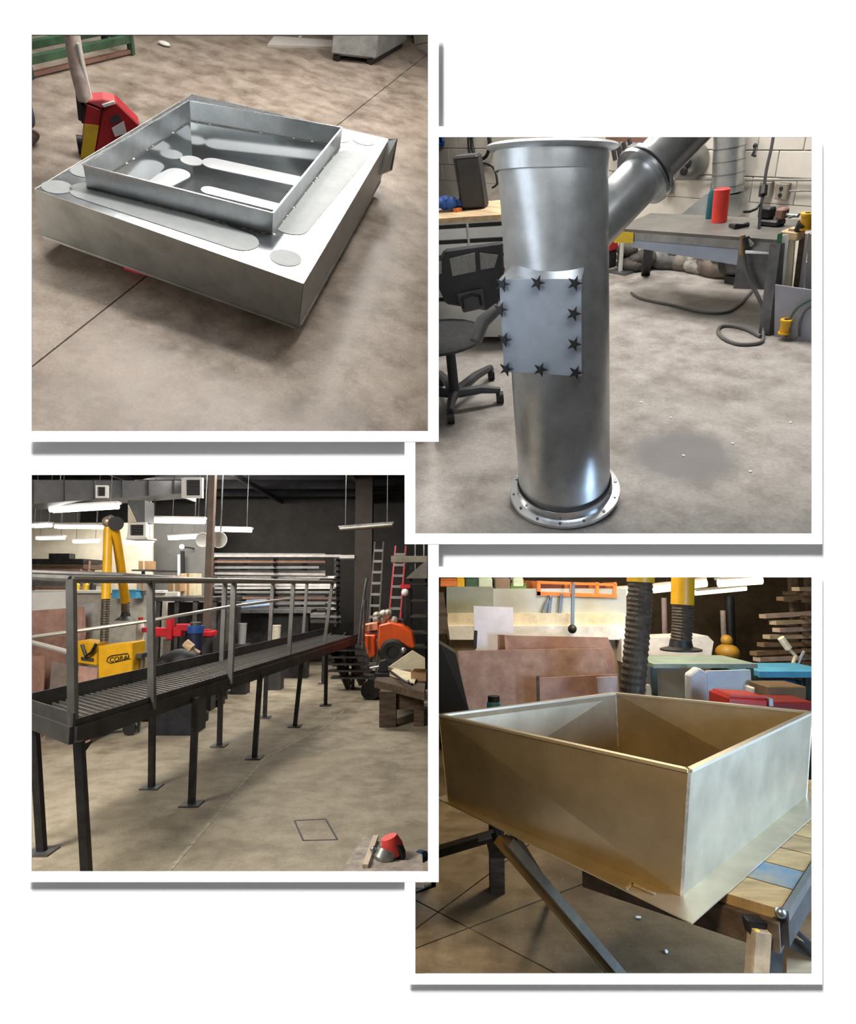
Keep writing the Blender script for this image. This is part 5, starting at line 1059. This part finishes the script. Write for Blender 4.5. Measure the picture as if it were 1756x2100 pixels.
build(MB().tube([G(786, 1770), G(789, 1758), G(795, 1742, .01)], [.048, .062, .055], 16), 'gear_head', M('grey_cast', (.36, .38, .37), .4, .6, var=.2, scale=20), t)
build(MB().tube([G(806, 1752, .0), G(812, 1745, .03)], .062, 14), 'rear_grip', DARK, t)
build(MB().tube([G(782, 1770), G(776, 1795)], .022, 10), 'handle', DARK, t); build(MB().tube([G(794, 1770), G(792, 1800)], .028, 10), 'handle', DARK, t)
build(MB().ball(G(766, 1742), .018), 'chuck', STEELL, t)
q = wz(868, 1782, .05); single(MB().tube([q + V((-.06, 0, .02)), q + V((-.02, .03, .06)), q + V((.0, .1, .03))], .035, 8), 'blue_rag', M('teal_rag', (.02, .07, .12), .8, var=.4), 'dark teal rag in the lower right corner of the floor', 'rag')

# ================================================================== SCENE: open square metal box on a plank table
XB = .012                                                        # keep right of the partition
fc4 = concrete('brown_concrete', (.19, .135, .07), (.11, .075, .04), (.26, .195, .115), .55, .8)
Y4 = 9.6
slabs('floor', F0, [V((-.10, 1.9, 0)), V((5.5, 1.9, 0)), V((6.5, Y4, 0)), V((.0085 * Y4 + .01, Y4, 0)), V((.045, 3.8, 0)), V((-.10, 3.7, 0))],
      [(wz(852, 1846), wz(1140, 1996)), (wz(852, 1945), wz(1130, 1838)), (wz(852, 1905), wz(1040, 1765))], fc4, label='brown jointed concrete floor under the plank table')
struct(build(MB().sheet([(.1, Y4, 0), (6.5, Y4, 0), (6.5, Y4, 3.2), (.1, Y4, 3.2)], -.05), 'wall_back', M('dark_brown_wall', (.075, .05, .024), .85, var=.2)), 'dark brown wall far behind the metal box')
struct(build(MB().box((.1, 5.2, 3.2), (6.5, Y4, 3.25)), 'ceiling', M('brown_ceiling', (.05, .035, .02), .9)), 'dark ceiling over the box shop')

# ---- the box
ZB, ZR = .762, 1.128
bN, bL, bR, bK = wz(1397, 1836, ZB), wz(920, 1642, ZB), wz(1652, 1632, ZB), V((1.02, 3.52, ZB))
rN, rL, rR, rK = wz(1413, 1580, ZR), wz(902, 1467, ZR), wz(1664, 1461, ZR), wz(1262, 1422, ZR)
box_ = thing('square_metal_box', 'open square sheet metal box with a wide bottom flange on a plank table', 'box', (bN + bK) / 2)
WARMG = M('zinc_sheet', (.62, .545, .41), .40, .72, var=.10, scale=5, rvar=.05)
COOLG = WARMG
ct, cb_ = [rL, rN, rR, rK], [bL, bN, bR, bK]
for k in range(4):
    a, b, c, d = ct[k], ct[(k + 1) % 4], cb_[(k + 1) % 4], cb_[k]
    build(MB().sheet([a, b, c, d], -.005), 'side_panel', (WARMG, COOLG, WARMG, COOLG)[k], box_)
    build(MB().bar(a + V((0, 0, .0)), b + V((0, 0, .0)), .022, .010), 'rim_hem', M('rim_bright', (.78, .72, .60), .35, .6, var=.05), box_)
    build(MB().bar(ct[k], cb_[k], .010, .010, up=(0, 1, 0)), 'corner_seam', M('seam_bright', (.82, .78, .68), .35, .6, var=.2, scale=30), box_)
fo = [wz(846, 1640, ZB), wz(1420, 1893, ZB), wz(1720, 1628, ZB), V((1.02, 3.70, ZB))]
fo = [V((.035, 2.93, ZB)), fo[1], fo[2], fo[3]]
for k in range(4):
    a, b, c, d = fo[k], fo[(k + 1) % 4], cb_[(k + 1) % 4], cb_[k]
    build(MB().sheet([a, b, c, d], -.004), 'flange', (WARMG, COOLG, WARMG, COOLG)[k], box_)
cx_ = sum(cb_, V()) / 4
low = [lerp(p, cx_, .72) + V((0, 0, -.02)) for p in cb_]; hi_ = [lerp(p, q, .12) for p, q in zip(ct, cb_)]
for k in range(4): build(MB().sheet([lerp(cb_[k], cx_, .012), lerp(cb_[(k + 1) % 4], cx_, .012), lerp(low[(k + 1) % 4], cx_, 0), low[k]], .003), 'inner_floor_panel', WARMG, box_)
tag_ = [wz(1280, 1825, ZB), wz(1292, 1812, ZB), wz(1345, 1832, ZB), wz(1360, 1846, ZB)]
for pts in ([(1282, 1822), (1296, 1810), (1300, 1813), (1286, 1826)], [(1296, 1811), (1345, 1832), (1344, 1836), (1295, 1815)]): build(MB().prism([wz(*p, ZB + .002) for p in pts], (0, 0, .002)), 'weld_mark', M('seam_bright', (0, 0, 0)), box_)
random.seed(4)
def inw(px, py, k): return lerp(rK, bK, 0)
# cracks / marker lines on the inner far wall
nf = (rR - rK).cross(bK - rK).normalized(); nf = nf if nf.y < 0 else -nf
def inner(px, py): return F0.pl(px, py, rK + nf * .008, nf)
for pts in ([(1435, 1466), (1438, 1490), (1432, 1520), (1440, 1555)], [(1425, 1516), (1470, 1517)]): build(MB().tube([inner(*p) for p in pts], .0018, 5), 'marker_line', DGREY, box_)
# ---- plank table
ZT = ZB - .006
c1, c2 = wz(1600, 1866, ZT), wz(1690, 1725, ZT); ed4 = (c2 - c1); 
tb = thing('plank_table', 'old work table topped with pale planks stained with blue paint', 'table', V((1.3, 2.8, 0)))
far = c1 + ed4.normalized() * 1.7; lt = V((bL.x + .02, bL.y + .15, ZT)); pd = V((-ed4.y, ed4.x, 0)).normalized()
pn_ = 7; wdt = .155
PLK = [M('plank_a', (.52, .36, .17), .65, var=.2, scale=3, stretch=(2, 9, 2)), M('plank_b', (.46, .32, .16), .65, var=.25, scale=3, stretch=(2, 9, 2)), M('plank_blue', (.035, .20, .38), .6, var=.1, scale=5, c2=(.46, .36, .2))]
cutn = (lt - c1); cutn = V((-cutn.y, cutn.x, 0)).normalized()
el = ed4.normalized()
# planks run from the right edge to the left, stacked away from the near corner
dl = (wz(1446, 1820, ZT) - c1).normalized(); 
for i in range(9):
    a = c1 + el * (i * .165 + .004); b = c1 + el * ((i + 1) * .165 - .004)
    L_ = 1.15 if i > 1 else .62
    q = [a, b, b + dl * L_, a + dl * L_]
    q = [V((max(p.x, .05), p.y, p.z)) for p in q]
    build(MB().prism(q, (0, 0, -.03)), 'plank', PLK[2] if i == 1 else PLK[i % 2], tb)
build(MB().bar(c1 + V((.012, -.006, -.012)), c1 + el * 1.4 + V((.012, -.006, -.012)), .018, .03), 'edge_strip', STEELL, tb)
build(MB().bar(c1 + V((0, 0, -.07)), c1 + dl * .62 + V((0, 0, -.07)), .05, .08), 'front_beam', OLDW, tb)
build(MB().bar(c1 + V((0, 0, -.06)), c1 + el * 1.4 + V((0, 0, -.06)), .04, .07), 'side_beam', STEELG, tb)
lg = c1 + dl * .08
def tlx(px, py, dy=0): return wy(px, py, c1.y + dy)
build(MB().bar(tlx(1558, 1905), tlx(1548, 2060), .045, .05), 'leg', M('worn_post', (.46, .36, .24), .6, var=.3, scale=10), tb)
build(MB().bar(tlx(1590, 1880, .05), tlx(1576, 2060, .05), .04, .05), 'leg', STEELL, tb)
build(MB().bar(tlx(1640, 1930, .25), tlx(1640, 2100, .25), .10, .03), 'wood_brace', WOOD, tb)
build(MB().bar(tlx(1596, 1920, .1), tlx(1690, 1965, .3), .03, .035), 'steel_brace', STEEL, tb)
build(MB().tube([tlx(1605, 1880, 0), tlx(1640, 1915, .1), tlx(1690, 1960, .2)], .008, 6), 'cable', DARK, tb)
build(MB().ball(tlx(1601, 1872, -.01), .016), 'corner_bolt', STEELL, tb)
build(MB().prism([tlx(1532, 1885), tlx(1585, 1890), tlx(1562, 1935), tlx(1540, 1920)], (0, .04, 0)), 'corner_bracket', STEEL, tb, bevel=.006)
build(MB().ball(tlx(1552, 1912, -.01), .010), 'bracket_bolt', YELL, tb)
for a, b, w_, mat in (((890, 1752), (1015, 1716), .03, STEEL), ((890, 1742), (1010, 1710), .02, STEELL)):
    build(MB().bar(wy(a[0] + 6, a[1], 2.95), wy(b[0], b[1], 2.75), w_, .03), 'lower_rail', mat, tb)
build(MB().box(wy(1005, 1760, 2.74) , wy(1055, 1716, 2.9)), 'rail_block', STEEL, tb)
kb1, kb2 = wy(1040, 1722, 2.55), wz(1300, 2030, .0)
build(MB().bar(kb1, kb2, .05, .035), 'diagonal_brace', M('brace_steel', (.26, .25, .22), .45, .6, var=.2), tb)
build(MB().bar(kb1 + V((-.035, .0, .0)), kb2 + V((-.035, 0, 0)), .02, .035), 'diagonal_brace', M('brace_rust', (.24, .15, .05), .6, .3), tb)
build(MB().bar(kb1 + V((.03, .04, .0)), wz(1128, 1830, .05) , .03, .03), 'rear_brace', STEEL, tb)
for i, (px, py, sx, lab) in enumerate(((1309, 1884, 1.6, 'flat tan chip on the brown floor below the flange corner'), (1366, 1955, 1.0, 'white pointed chip on the brown floor near the table leg'))):
    q = wz(px, py); t = MB().ball(q + V((0, 0, .008)), .011, (sx, 1, .8 if i else .4), 7, 5); single(t, 'debris_chip', WPAINT, lab, 'debris')
# ---- background
q = wz(1013, 1452, 1.0); Yb = 3.72; t = thing('blue_bottle', 'blue bottle with a black cap showing above the rim at left', 'bottle', (wy(1013, 1450, Yb).x, Yb, .75))
bx = wy(1013, 1450, Yb).x; zt_ = wy(1013, 1443, Yb).z; build(MB().lathe((bx, Yb, .75), (0, 0, 1), [(0, 0), (.04, 0), (.04, zt_ - .75), (.025, zt_ - .72), (0, zt_ - .72)], 18), 'body', LBLUE, t); build(MB().cyl((bx, Yb, zt_ - .73), (bx, Yb, wy(1013, 1427, Yb).z), .034, n=16), 'cap', DARK, t, smooth=True)
t = thing('side_table', 'small dark stand behind the metal box carrying the blue bottle', 'stand', (bx, Yb + .1, 0)); build(MB().box((bx - .15, Yb - .1, .72), (bx + .2, Yb + .25, .75)), 'top', OLDW, t); build(MB().box((bx - .03, Yb, 0), (bx + .05, Yb + .08, .72)), 'leg', OLDW, t)
Y = 6.6
pb = thing('press_brake', 'long pale press brake with grey green upper beam behind the rusty plates', 'press brake', (wy(1090, 1400, Y).x, Y, 0))
PBG = M('grey_green_paint', (.28, .30, .25), .5, .2, var=.12, scale=3); PBL = M('light_grey_green', (.46, .48, .46), .45, .3, var=.1, scale=2)
build(block(916, 1203, 1012, 1262, Y, .5), 'upper_beam', PBG, pb); build(block(1012, 1207, 1285, 1264, Y + .02, .5), 'upper_beam', PBL, pb)
build(block(918, 1258, 1283, 1284, Y - .1, .4), 'cream_strip', M('cream_metal', (.78, .70, .55), .5), pb); build(block(918, 1284, 1283, 1312, Y - .14, .4), 'white_bed', M('white_metal', (.80, .81, .84), .45), pb)
build(block(920, 1312, 1272, 1460, Y - .05, .3), 'lower_bed', M('lower_bed', (.30, .26, .18), .6), pb)
for (x0, y0, x1, y1) in ((1113, 1225, 1126, 1260), (1126, 1222, 1135, 1260), (1148, 1218, 1154, 1260)): build(MB().bar(wy(x0, y1, Y - .03), wy(x1 if x0 == 1113 else x0 + 4, y0, Y - .03), .03), 'linkage_arm', STEELG, pb)
build(MB().bar(wy(1174, 1294, Y - .22), wy(1176, 1196, Y - .22), .03), 'hanging_rod', STEELG, pb); build(MB().ball(wy(1174, 1290, Y - .25), .045), 'rod_knob', DARK, pb)
build(MB().prism([wy(900, 1300, Y - .3), wy(916, 1300, Y - .3), wy(924, 1320, Y - .3), wy(910, 1215, Y - .3), wy(900, 1215, Y - .3)], (0, .3, 0)), 'side_frame', OLDW, pb)
t = thing('orange_pallet', 'orange painted pallet crate on top of the press brake', 'pallet', wy(1170, 1224, Y))
for q in ((1102, 1191, 1266, 1197), (1102, 1213, 1266, 1221)): build(MB().prism([wy(q[0], q[3], Y), wy(q[2], q[3] + 5, Y), wy(q[2], q[1] + 6, Y), wy(q[0], q[1], Y)], (0, .03, 0)), 'board', ORW, t)
for px in (1102, 1170, 1222, 1258): build(block(px, 1194, px + 7, 1222, Y, .4), 'stringer', ORW, t)
build(MB().prism([wy(1070, 1206, Y + .4), wy(1104, 1216, Y), wy(1104, 1192, Y), wy(1070, 1190, Y + .4)], (0, .03, 0)), 'end_board', ORW, t); build(block(1108, 1197, 1262, 1216, Y + .3, .02), 'back_board', M('dark_red_wood', (.10, .02, .01), .8), t)
for x0, y0, x1, y1, mat, lab, nm in ((902, 1186, 938, 1196, ORW, 'orange box at the upper left above the press brake', 'orange_box'), (936, 1182, 953, 1197, YEL, 'yellow box beside the orange box at upper left', 'yellow_box'), (954, 1182, 980, 1202, GREEN, 'green box on the press brake at upper left', 'green_box'),
                                     (981, 1182, 1010, 1206, M('mint_white', (.62, .72, .58), .5), 'mint white canister on the press brake', 'white_canister'), (1015, 1182, 1046, 1208, M('taupe', (.26, .19, .15), .7), 'taupe sack on the press brake', 'taupe_sack'), (1052, 1182, 1074, 1196, M('mint_white', (0, 0, 0)), 'small mint canister beside the orange pallet', 'mint_canister'), (1046, 1196, 1080, 1208, M('leaf_green', (.12, .24, .07), .6), 'flat green case beside the orange pallet', 'green_case')):
    t = thing(nm, lab, 'box', wy((x0 + x1) / 2, y1, Y + .05)); build(block(x0, y0 + 4, x1, y1 + 8, Y + .05, .25), 'body', mat, t, bevel=.01); build(block(x0 + 1, y0, x1 - 1, y0 + 4, Y + .06, .22), 'lid', mat, t, bevel=.005)
# plates
PL4 = [([(972, 1243), (1054, 1246), (1056, 1330), (985, 1335)], LILAC, 5.9, 'lilac white square sheet standing behind the rusty plates'),
       ([(1022, 1302), (1060, 1304), (1062, 1345), (1020, 1335)], RUST, 5.75, 'small rusty plate between the lilac sheet and the large plate'),
       ([(1082, 1294), (1195, 1298), (1200, 1320), (1085, 1315)], RUSTP, 5.8, 'rusty plate rising highest behind the large plate'),
       ([(1036, 1304), (1250, 1308), (1262, 1340), (1270, 1400), (1040, 1370)], RUSTP, 5.65, 'large upper rusty plate with a rounded right corner'),
       ([(940, 1337), (1045, 1334), (1240, 1332), (1262, 1400), (1265, 1470), (968, 1480)], M('dusty_rust', (.40, .28, .23), .75, .05, var=.15, scale=7, c2=(.27, .15, .12)), 5.5, 'largest front rusty plate leaning before the press brake'),
       ([(1106, 1392), (1270, 1384), (1275, 1480), (1106, 1480)], RUSTP, 5.3, 'low rusty plate with a dark left edge in front'),
       ([(1102, 1388), (1108, 1388), (1110, 1470), (1103, 1470)], OLDW, 5.25, 'dark upright edge bar at the left of the low rusty plate'),
       ([(1225, 1390), (1268, 1388), (1268, 1430), (1238, 1430)], M('pale_lilac', (.5, .42, .42), .6), 5.2, 'small pale lilac plate at the right of the low rusty plate')]
for pl_, mat, Y_, lab in PL4:
    pts = [wy(px, py, Y_) for px, py in pl_]; zm = min(p.z for p in pts); pts = [p + V((0, (p.z - zm) * .12, 0)) for p in pts]; pts += []
    foot_ = [p for p in pts]
    for p in foot_:
        if p.z < zm + .12: p.z = .02
    single(MB().prism(pts, (0, .012, 0)), 'leaning_plate', mat, lab, 'plate', 'plates leaning behind the metal box')
single(MB().bar(wy(974, 1330, 5.85), wy(976, 1293, 5.85), .03), 'black_clamp', DARK, 'small black clamp at the left edge of the lilac sheet', 'clamp')
single(MB().prism([wy(902, 1470, 4.6), wy(965, 1470, 4.6), wy(935, 1340, 4.7), wy(902, 1320, 4.7)], (0, .3, 0)), 'dark_crate', M('very_dark_wood', (.012, .010, .008), .8), 'very dark crate at the left behind the box', 'crate')
# extraction hoses
def hose(nm, lab, pts, r, yel, hood, Y):
    t = thing(nm, lab, 'hose', wy(*pts[-1], Y)); P = [wy(*p, Y) for p in pts]; out = []
    for i in range(len(P) - 1): out += [lerp(P[i], P[i + 1], j / 14) for j in range(14)]
    build(MB().tube(out + [P[-1]], r, 18, ribs=.09), 'ribbed_hose', HOSE, t)
    Q = [wy(*p, Y) for p in yel]; Q.insert(0, V((Q[0].x, Q[0].y, 3.4))); build(MB().tube(Q, r * 1.06, 18), 'yellow_tube', YEL, t)
    if hood: h_ = wy(*hood, Y); build(MB().lathe(h_, (0, 0, 1), [(.155, 0), (.155, .012), (.09, .03), (.08, .08)], 24), 'hood', DARK, t)
    return t
hose('extraction_hose', 'thick ribbed brown hose hanging behind the far corner of the box', [(1314, 1192), (1311, 1260), (1304, 1340), (1296, 1440)], .092, [(1315, 1120), (1314, 1194)], None, 4.7)
hose('extraction_hose', 'shorter ribbed black hose with flat hood right of the thick hose', [(1400, 1236), (1400, 1280), (1396, 1326)], .082, [(1402, 1110), (1400, 1240)], (1397, 1334), 5.0)
# lamps
for i, (x0, y0, x1, y1, Y_, lab) in enumerate(((1262, 1214, 1292, 1212, 7.6, 'fluorescent lamp left of the thick ribbed hose'), (1340, 1208, 1378, 1204, 7.4, 'fluorescent lamp between the two hoses'), (1424, 1198, 1448, 1195, 7.4, 'fluorescent lamp end just right of the yellow tube'), (1426, 1216, 1530, 1206, 8.4, 'long fluorescent lamp low behind the yellow tube'), (1474, 1196, 1562, 1190, 7.6, 'bright fluorescent lamp at the upper right'))):
    a, b = wy(x0, y0, Y_), wy(x1, y1, Y_); t = thing('fluorescent_lamp', lab, 'lamp', (a + b) / 2, group='fluorescent lamps of the box shop'); r = .05 if i != 3 else .035
    build(MB().bar(a + V((0, .04, r)), b + V((0, .04, r)), .14, .03), 'housing', CREAM, t); build(MB().cyl(a, b, r, n=12), 'tube', LITY, t, smooth=True)
    for k in (.15, .85): q = lerp(a, b, k); build(MB().cyl(q + V((0, .04, .05)), V((q.x, q.y + .04, 3.2)), .006, n=5), 'hanger_wire', STEEL, t)
# white machine, green bench, panels
t = thing('white_machine', 'white sheet metal machine cover behind the hoses', 'machine', (wy(1400, 1350, 6.4).x, 6.4, 0)); W4 = M('cover_white', (.74, .70, .68), .5)
build(MB().prism([wy(1275, 1358, 6.4), wy(1458, 1352, 6.4), wy(1464, 1316, 6.4), wy(1452, 1304, 6.4), wy(1275, 1310, 6.4)], (0, .4, 0)), 'cover', W4, t); q0, q1 = wy(1275, 1358, 6.45), wy(1456, 1352, 6.45); build(MB().box((q0.x, 6.45, 0), (q1.x, 6.8, q0.z + .02)), 'cabinet', M('machine_dark', (.20, .16, .10), .6), t)
t = thing('green_bench', 'green steel bench with thin legs behind the box', 'bench', (wy(1480, 1450, 5.4).x, 5.4, 0)); z5 = wy(1340, 1360, 5.4).z
a, b = wy(1336, 1360, 5.4), wy(1548, 1364, 5.4); build(MB().box((a.x, 5.35, z5 - .035), (b.x, 6.0, z5)), 'top', M('teal_green', (.22, .29, .26), .5), t)
for px, y_ in ((1342, 5.38), (1382, 5.9), (1540, 5.38)): q = wy(px, 1400, y_); build(MB().bar((q.x, y_, 0), (q.x, y_, z5 - .03), .04), 'leg', GREEND, t)
build(MB().box((a.x + .1, 5.85, .3), (a.x + .45, 5.95, z5 - .06)), 'back_sheet', MILK, t)
for i, (q, lab) in enumerate((([(1412, 1460), (1455, 1462), (1452, 1380), (1436, 1370), (1416, 1385)], 'rounded milky plastic jug under the green bench'), ([(1448, 1462), (1540, 1465), (1540, 1374), (1450, 1376)], 'milky white panel standing under the green bench'))):
    pts = [wy(*p, 5.1 + .04 * i) for p in q]; pts[0].z = pts[1].z = .0
    single(MB().prism(pts, (0, .03 if i else .12, 0)), 'milky_sheet' if i else 'milky_jug', MILK if i else M('milk_grey', (.62, .64, .70), .4), lab, 'panel' if i else 'jug', bevel=.01 if not i else 0)
t = thing('blue_bench', 'light blue bench at the right edge behind the box', 'bench', (wy(1610, 1450, 5.6).x, 5.6, 0)); a, b = wy(1545, 1374, 5.6), wy(1700, 1378, 5.6); build(MB().box((a.x, 5.5, a.z - .05), (b.x, 6.1, a.z)), 'top', LBLUE, t)
for px in (1552, 1655): q = wy(px, 1400, 5.55); build(MB().bar((q.x, 5.55, 0), (q.x, 5.55, a.z - .04), .04), 'leg', GREEND, t)
build(MB().box((a.x + .1, 5.7, .55), (b.x - .5, 6.0, .6)), 'lower_shelf', M('dark_blue', (.03, .08, .16), .6), t)
random.seed(8); mb = MB()
for i in range(9): q = wy(1560 + i * 10, 1402 + random.uniform(-3, 4), 5.75); mb.ball(q, .05, (1.3, 1, .7), 8, 6)
single(mb, 'blue_tarp', M('tarp_blue', (.04, .14, .30), .6, var=.4), 'blue tarp bundled on the lower shelf of the blue bench', 'tarp')
t = thing('red_toolbox', 'flat bright red toolbox behind the right rim of the box', 'toolbox', wy(1535, 1458, 4.3)); RB4 = M('toolbox_red', (.45, .02, .015), .4); q0 = wy(1496, 1440, 4.3)
build(MB().prism([wy(1494, 1462, 4.3), wy(1575, 1470, 4.3), wy(1575, 1436, 4.3), wy(1494, 1430, 4.3)], (0, .3, 0)), 'body', RB4, t, bevel=.008); build(MB().prism([wy(1496, 1429, 4.32), wy(1573, 1434, 4.32), wy(1573, 1430, 4.32), wy(1500, 1425, 4.32)], (0, .26, 0)), 'lid', RB4, t); build(MB().box((wy(1575, 1445, 4.3).x, 4.28, wy(1575, 1447, 4.3).z), (wy(1583, 1445, 4.3).x, 4.4, wy(1575, 1432, 4.3).z)), 'latch', STEELL, t)
build(MB().box((q0.x + .02, 4.35, 0), (q0.x + .3, 4.55, wy(1494, 1460, 4.3).z)), 'stand', OLDW, t)
single(block(1580, 1440, 1672, 1475, 4.5, .3), 'red_case', M('dark_toolbox_red', (.22, .01, .01), .5), 'long dark red case right of the red toolbox', 'case', bevel=.01)
single(block(1577, 1408, 1655, 1442, 4.8, .3), 'brown_box', M('brown_box', (.17, .105, .05), .7), 'brown box standing above the dark red case', 'box', bevel=.008)
single(block(1545, 1410, 1566, 1428, 5.0, .2), 'white_tub', WPAINT, 'small white tub beside the brown box', 'tub', bevel=.01)
q = wy(1328, 1418, 4.9); single(MB().lathe((q.x, 4.9, 0), (0, 0, 1), [(0, 0), (.03, 0), (.03, q.z + .02), (.02, q.z + .05), (0, q.z + .05)], 12), 'tan_post', M('tan_post', (.45, .36, .25), .6), 'slim tan post beside the foot of the thick hose', 'post')
t = thing('yellow_grinder', 'rounded yellow machine on the bench beside the dark pole', 'machine', (wy(1492, 1350, 6.6).x, 6.6, 0)); q = wy(1492, 1338, 6.6); YB = M('mustard', (.38, .20, .02), .5); build(MB().ball(q, .12, (1, 1, .75)), 'body', YB, t); build(MB().ball(q + V((0, 0, .12)), .06), 'cap', YB, t); build(MB().box((q.x - .17, 6.5, q.z - .14), (q.x + .15, 6.8, q.z - .1)), 'plate', OLDW, t); build(MB().box((q.x - .1, 6.55, 0), (q.x + .1, 6.75, q.z - .14)), 'stand', OLDW, t)
for px, y0, y1, mat, lab in ((1362, 1226, 1306, M('pinkish_pole', (.55, .40, .40), .5), 'pinkish upright pole between the hoses'), (1483, 1252, 1310, M('pale_pole', (.50, .42, .34), .5), 'short pale pole on the dark back wall'), (1496, 1222, 1300, DARK, 'dark pole beside the pale pole on the back wall')):
    a, b = wy(px, y1, 8.6), wy(px, y0, 8.6); t = thing('upright_pole', lab, 'pole', (a.x, 8.6, 0)); build(MB().cyl((a.x, 8.6, 0), b, .035 if mat is not DARK else .06, n=10), 'pole', mat, t, smooth=True); build(MB().cyl((a.x, 8.6, 0), (a.x, 8.6, .03), .1, n=12), 'base', STEEL, t, smooth=True)
# bar rack at right
Y = 7.4; rk4 = thing('bar_rack', 'tall rack of pale bars at the right edge of the box shop', 'rack', (wy(1650, 1400, Y).x, Y, 0))
for px in (1638, 1672): q = wy(px, 1380, Y + .3); build(MB().bar((q.x, Y + .3, 0), (q.x, Y + .3, 2.1), .08), 'upright', OLDW, rk4)
random.seed(12)
bars = [(1632, 1208, 1700, 1208), (1600, 1228, 1700, 1222), (1564, 1264, 1700, 1255), (1585, 1277, 1700, 1272), (1592, 1292, 1700, 1288), (1572, 1306, 1700, 1304), (1560, 1322, 1700, 1320), (1545, 1340, 1700, 1330), (1552, 1352, 1700, 1346)]
BB = [M('pale_tan_bar', (.55, .44, .30), .5), M('brown_bar', (.22, .14, .09), .6), M('pinkish_bar', (.50, .38, .32), .5)]
words = ['topmost pale bar', 'second bar from the top', 'third bar from the top, longest pale one', 'fourth bar from the top', 'fifth bar from the top', 'bright bar in the middle', 'seventh bar from the top', 'lowest wide rusty bar but one', 'lowest bar']
for i, (x0, y0, x1, y1) in enumerate(bars):
    a, b = wy(x0, y0, Y - .1 - .02 * i), wy(x1, y1, Y + .1); single(MB().bar(a, b, .10, .045), 'stock_bar', BB[(0, 1, 2, 0, 2, 0, 1, 1, 2)[i]], words[i] + ' on the rack at the right edge', 'bar', 'bars on the right edge rack')
    build(MB().bar((wy(1638, y0, Y).x, Y - .2, b.z - .05), (wy(1638, y0, Y).x, Y + .3, b.z - .05), .04), 'arm', OLDW, rk4)
t = thing('desk_lamp', 'bent cream desk lamp arm before the bar rack', 'lamp', wy(1625, 1365, 6.2)); build(MB().tube([wy(1602, 1308, 6.2), wy(1618, 1330, 6.2)], .035, 8), 'shade', M('cream_metal', (0, 0, 0)), t); build(MB().tube([wy(1618, 1330, 6.2), wy(1632, 1345, 6.2), wy(1625, 1366, 6.2)], .018, 8), 'arm', M('cream_metal', (0, 0, 0)), t); build(MB().tube([wy(1650, 1335, 6.2), wy(1636, 1365, 6.2), wy(1632, 1376, 6.2)], .018, 8), 'brace', STEELL, t); q = wy(1625, 1366, 6.2); build(MB().cyl((q.x, q.y, 0), q, .03, n=8), 'post', STEEL, t)
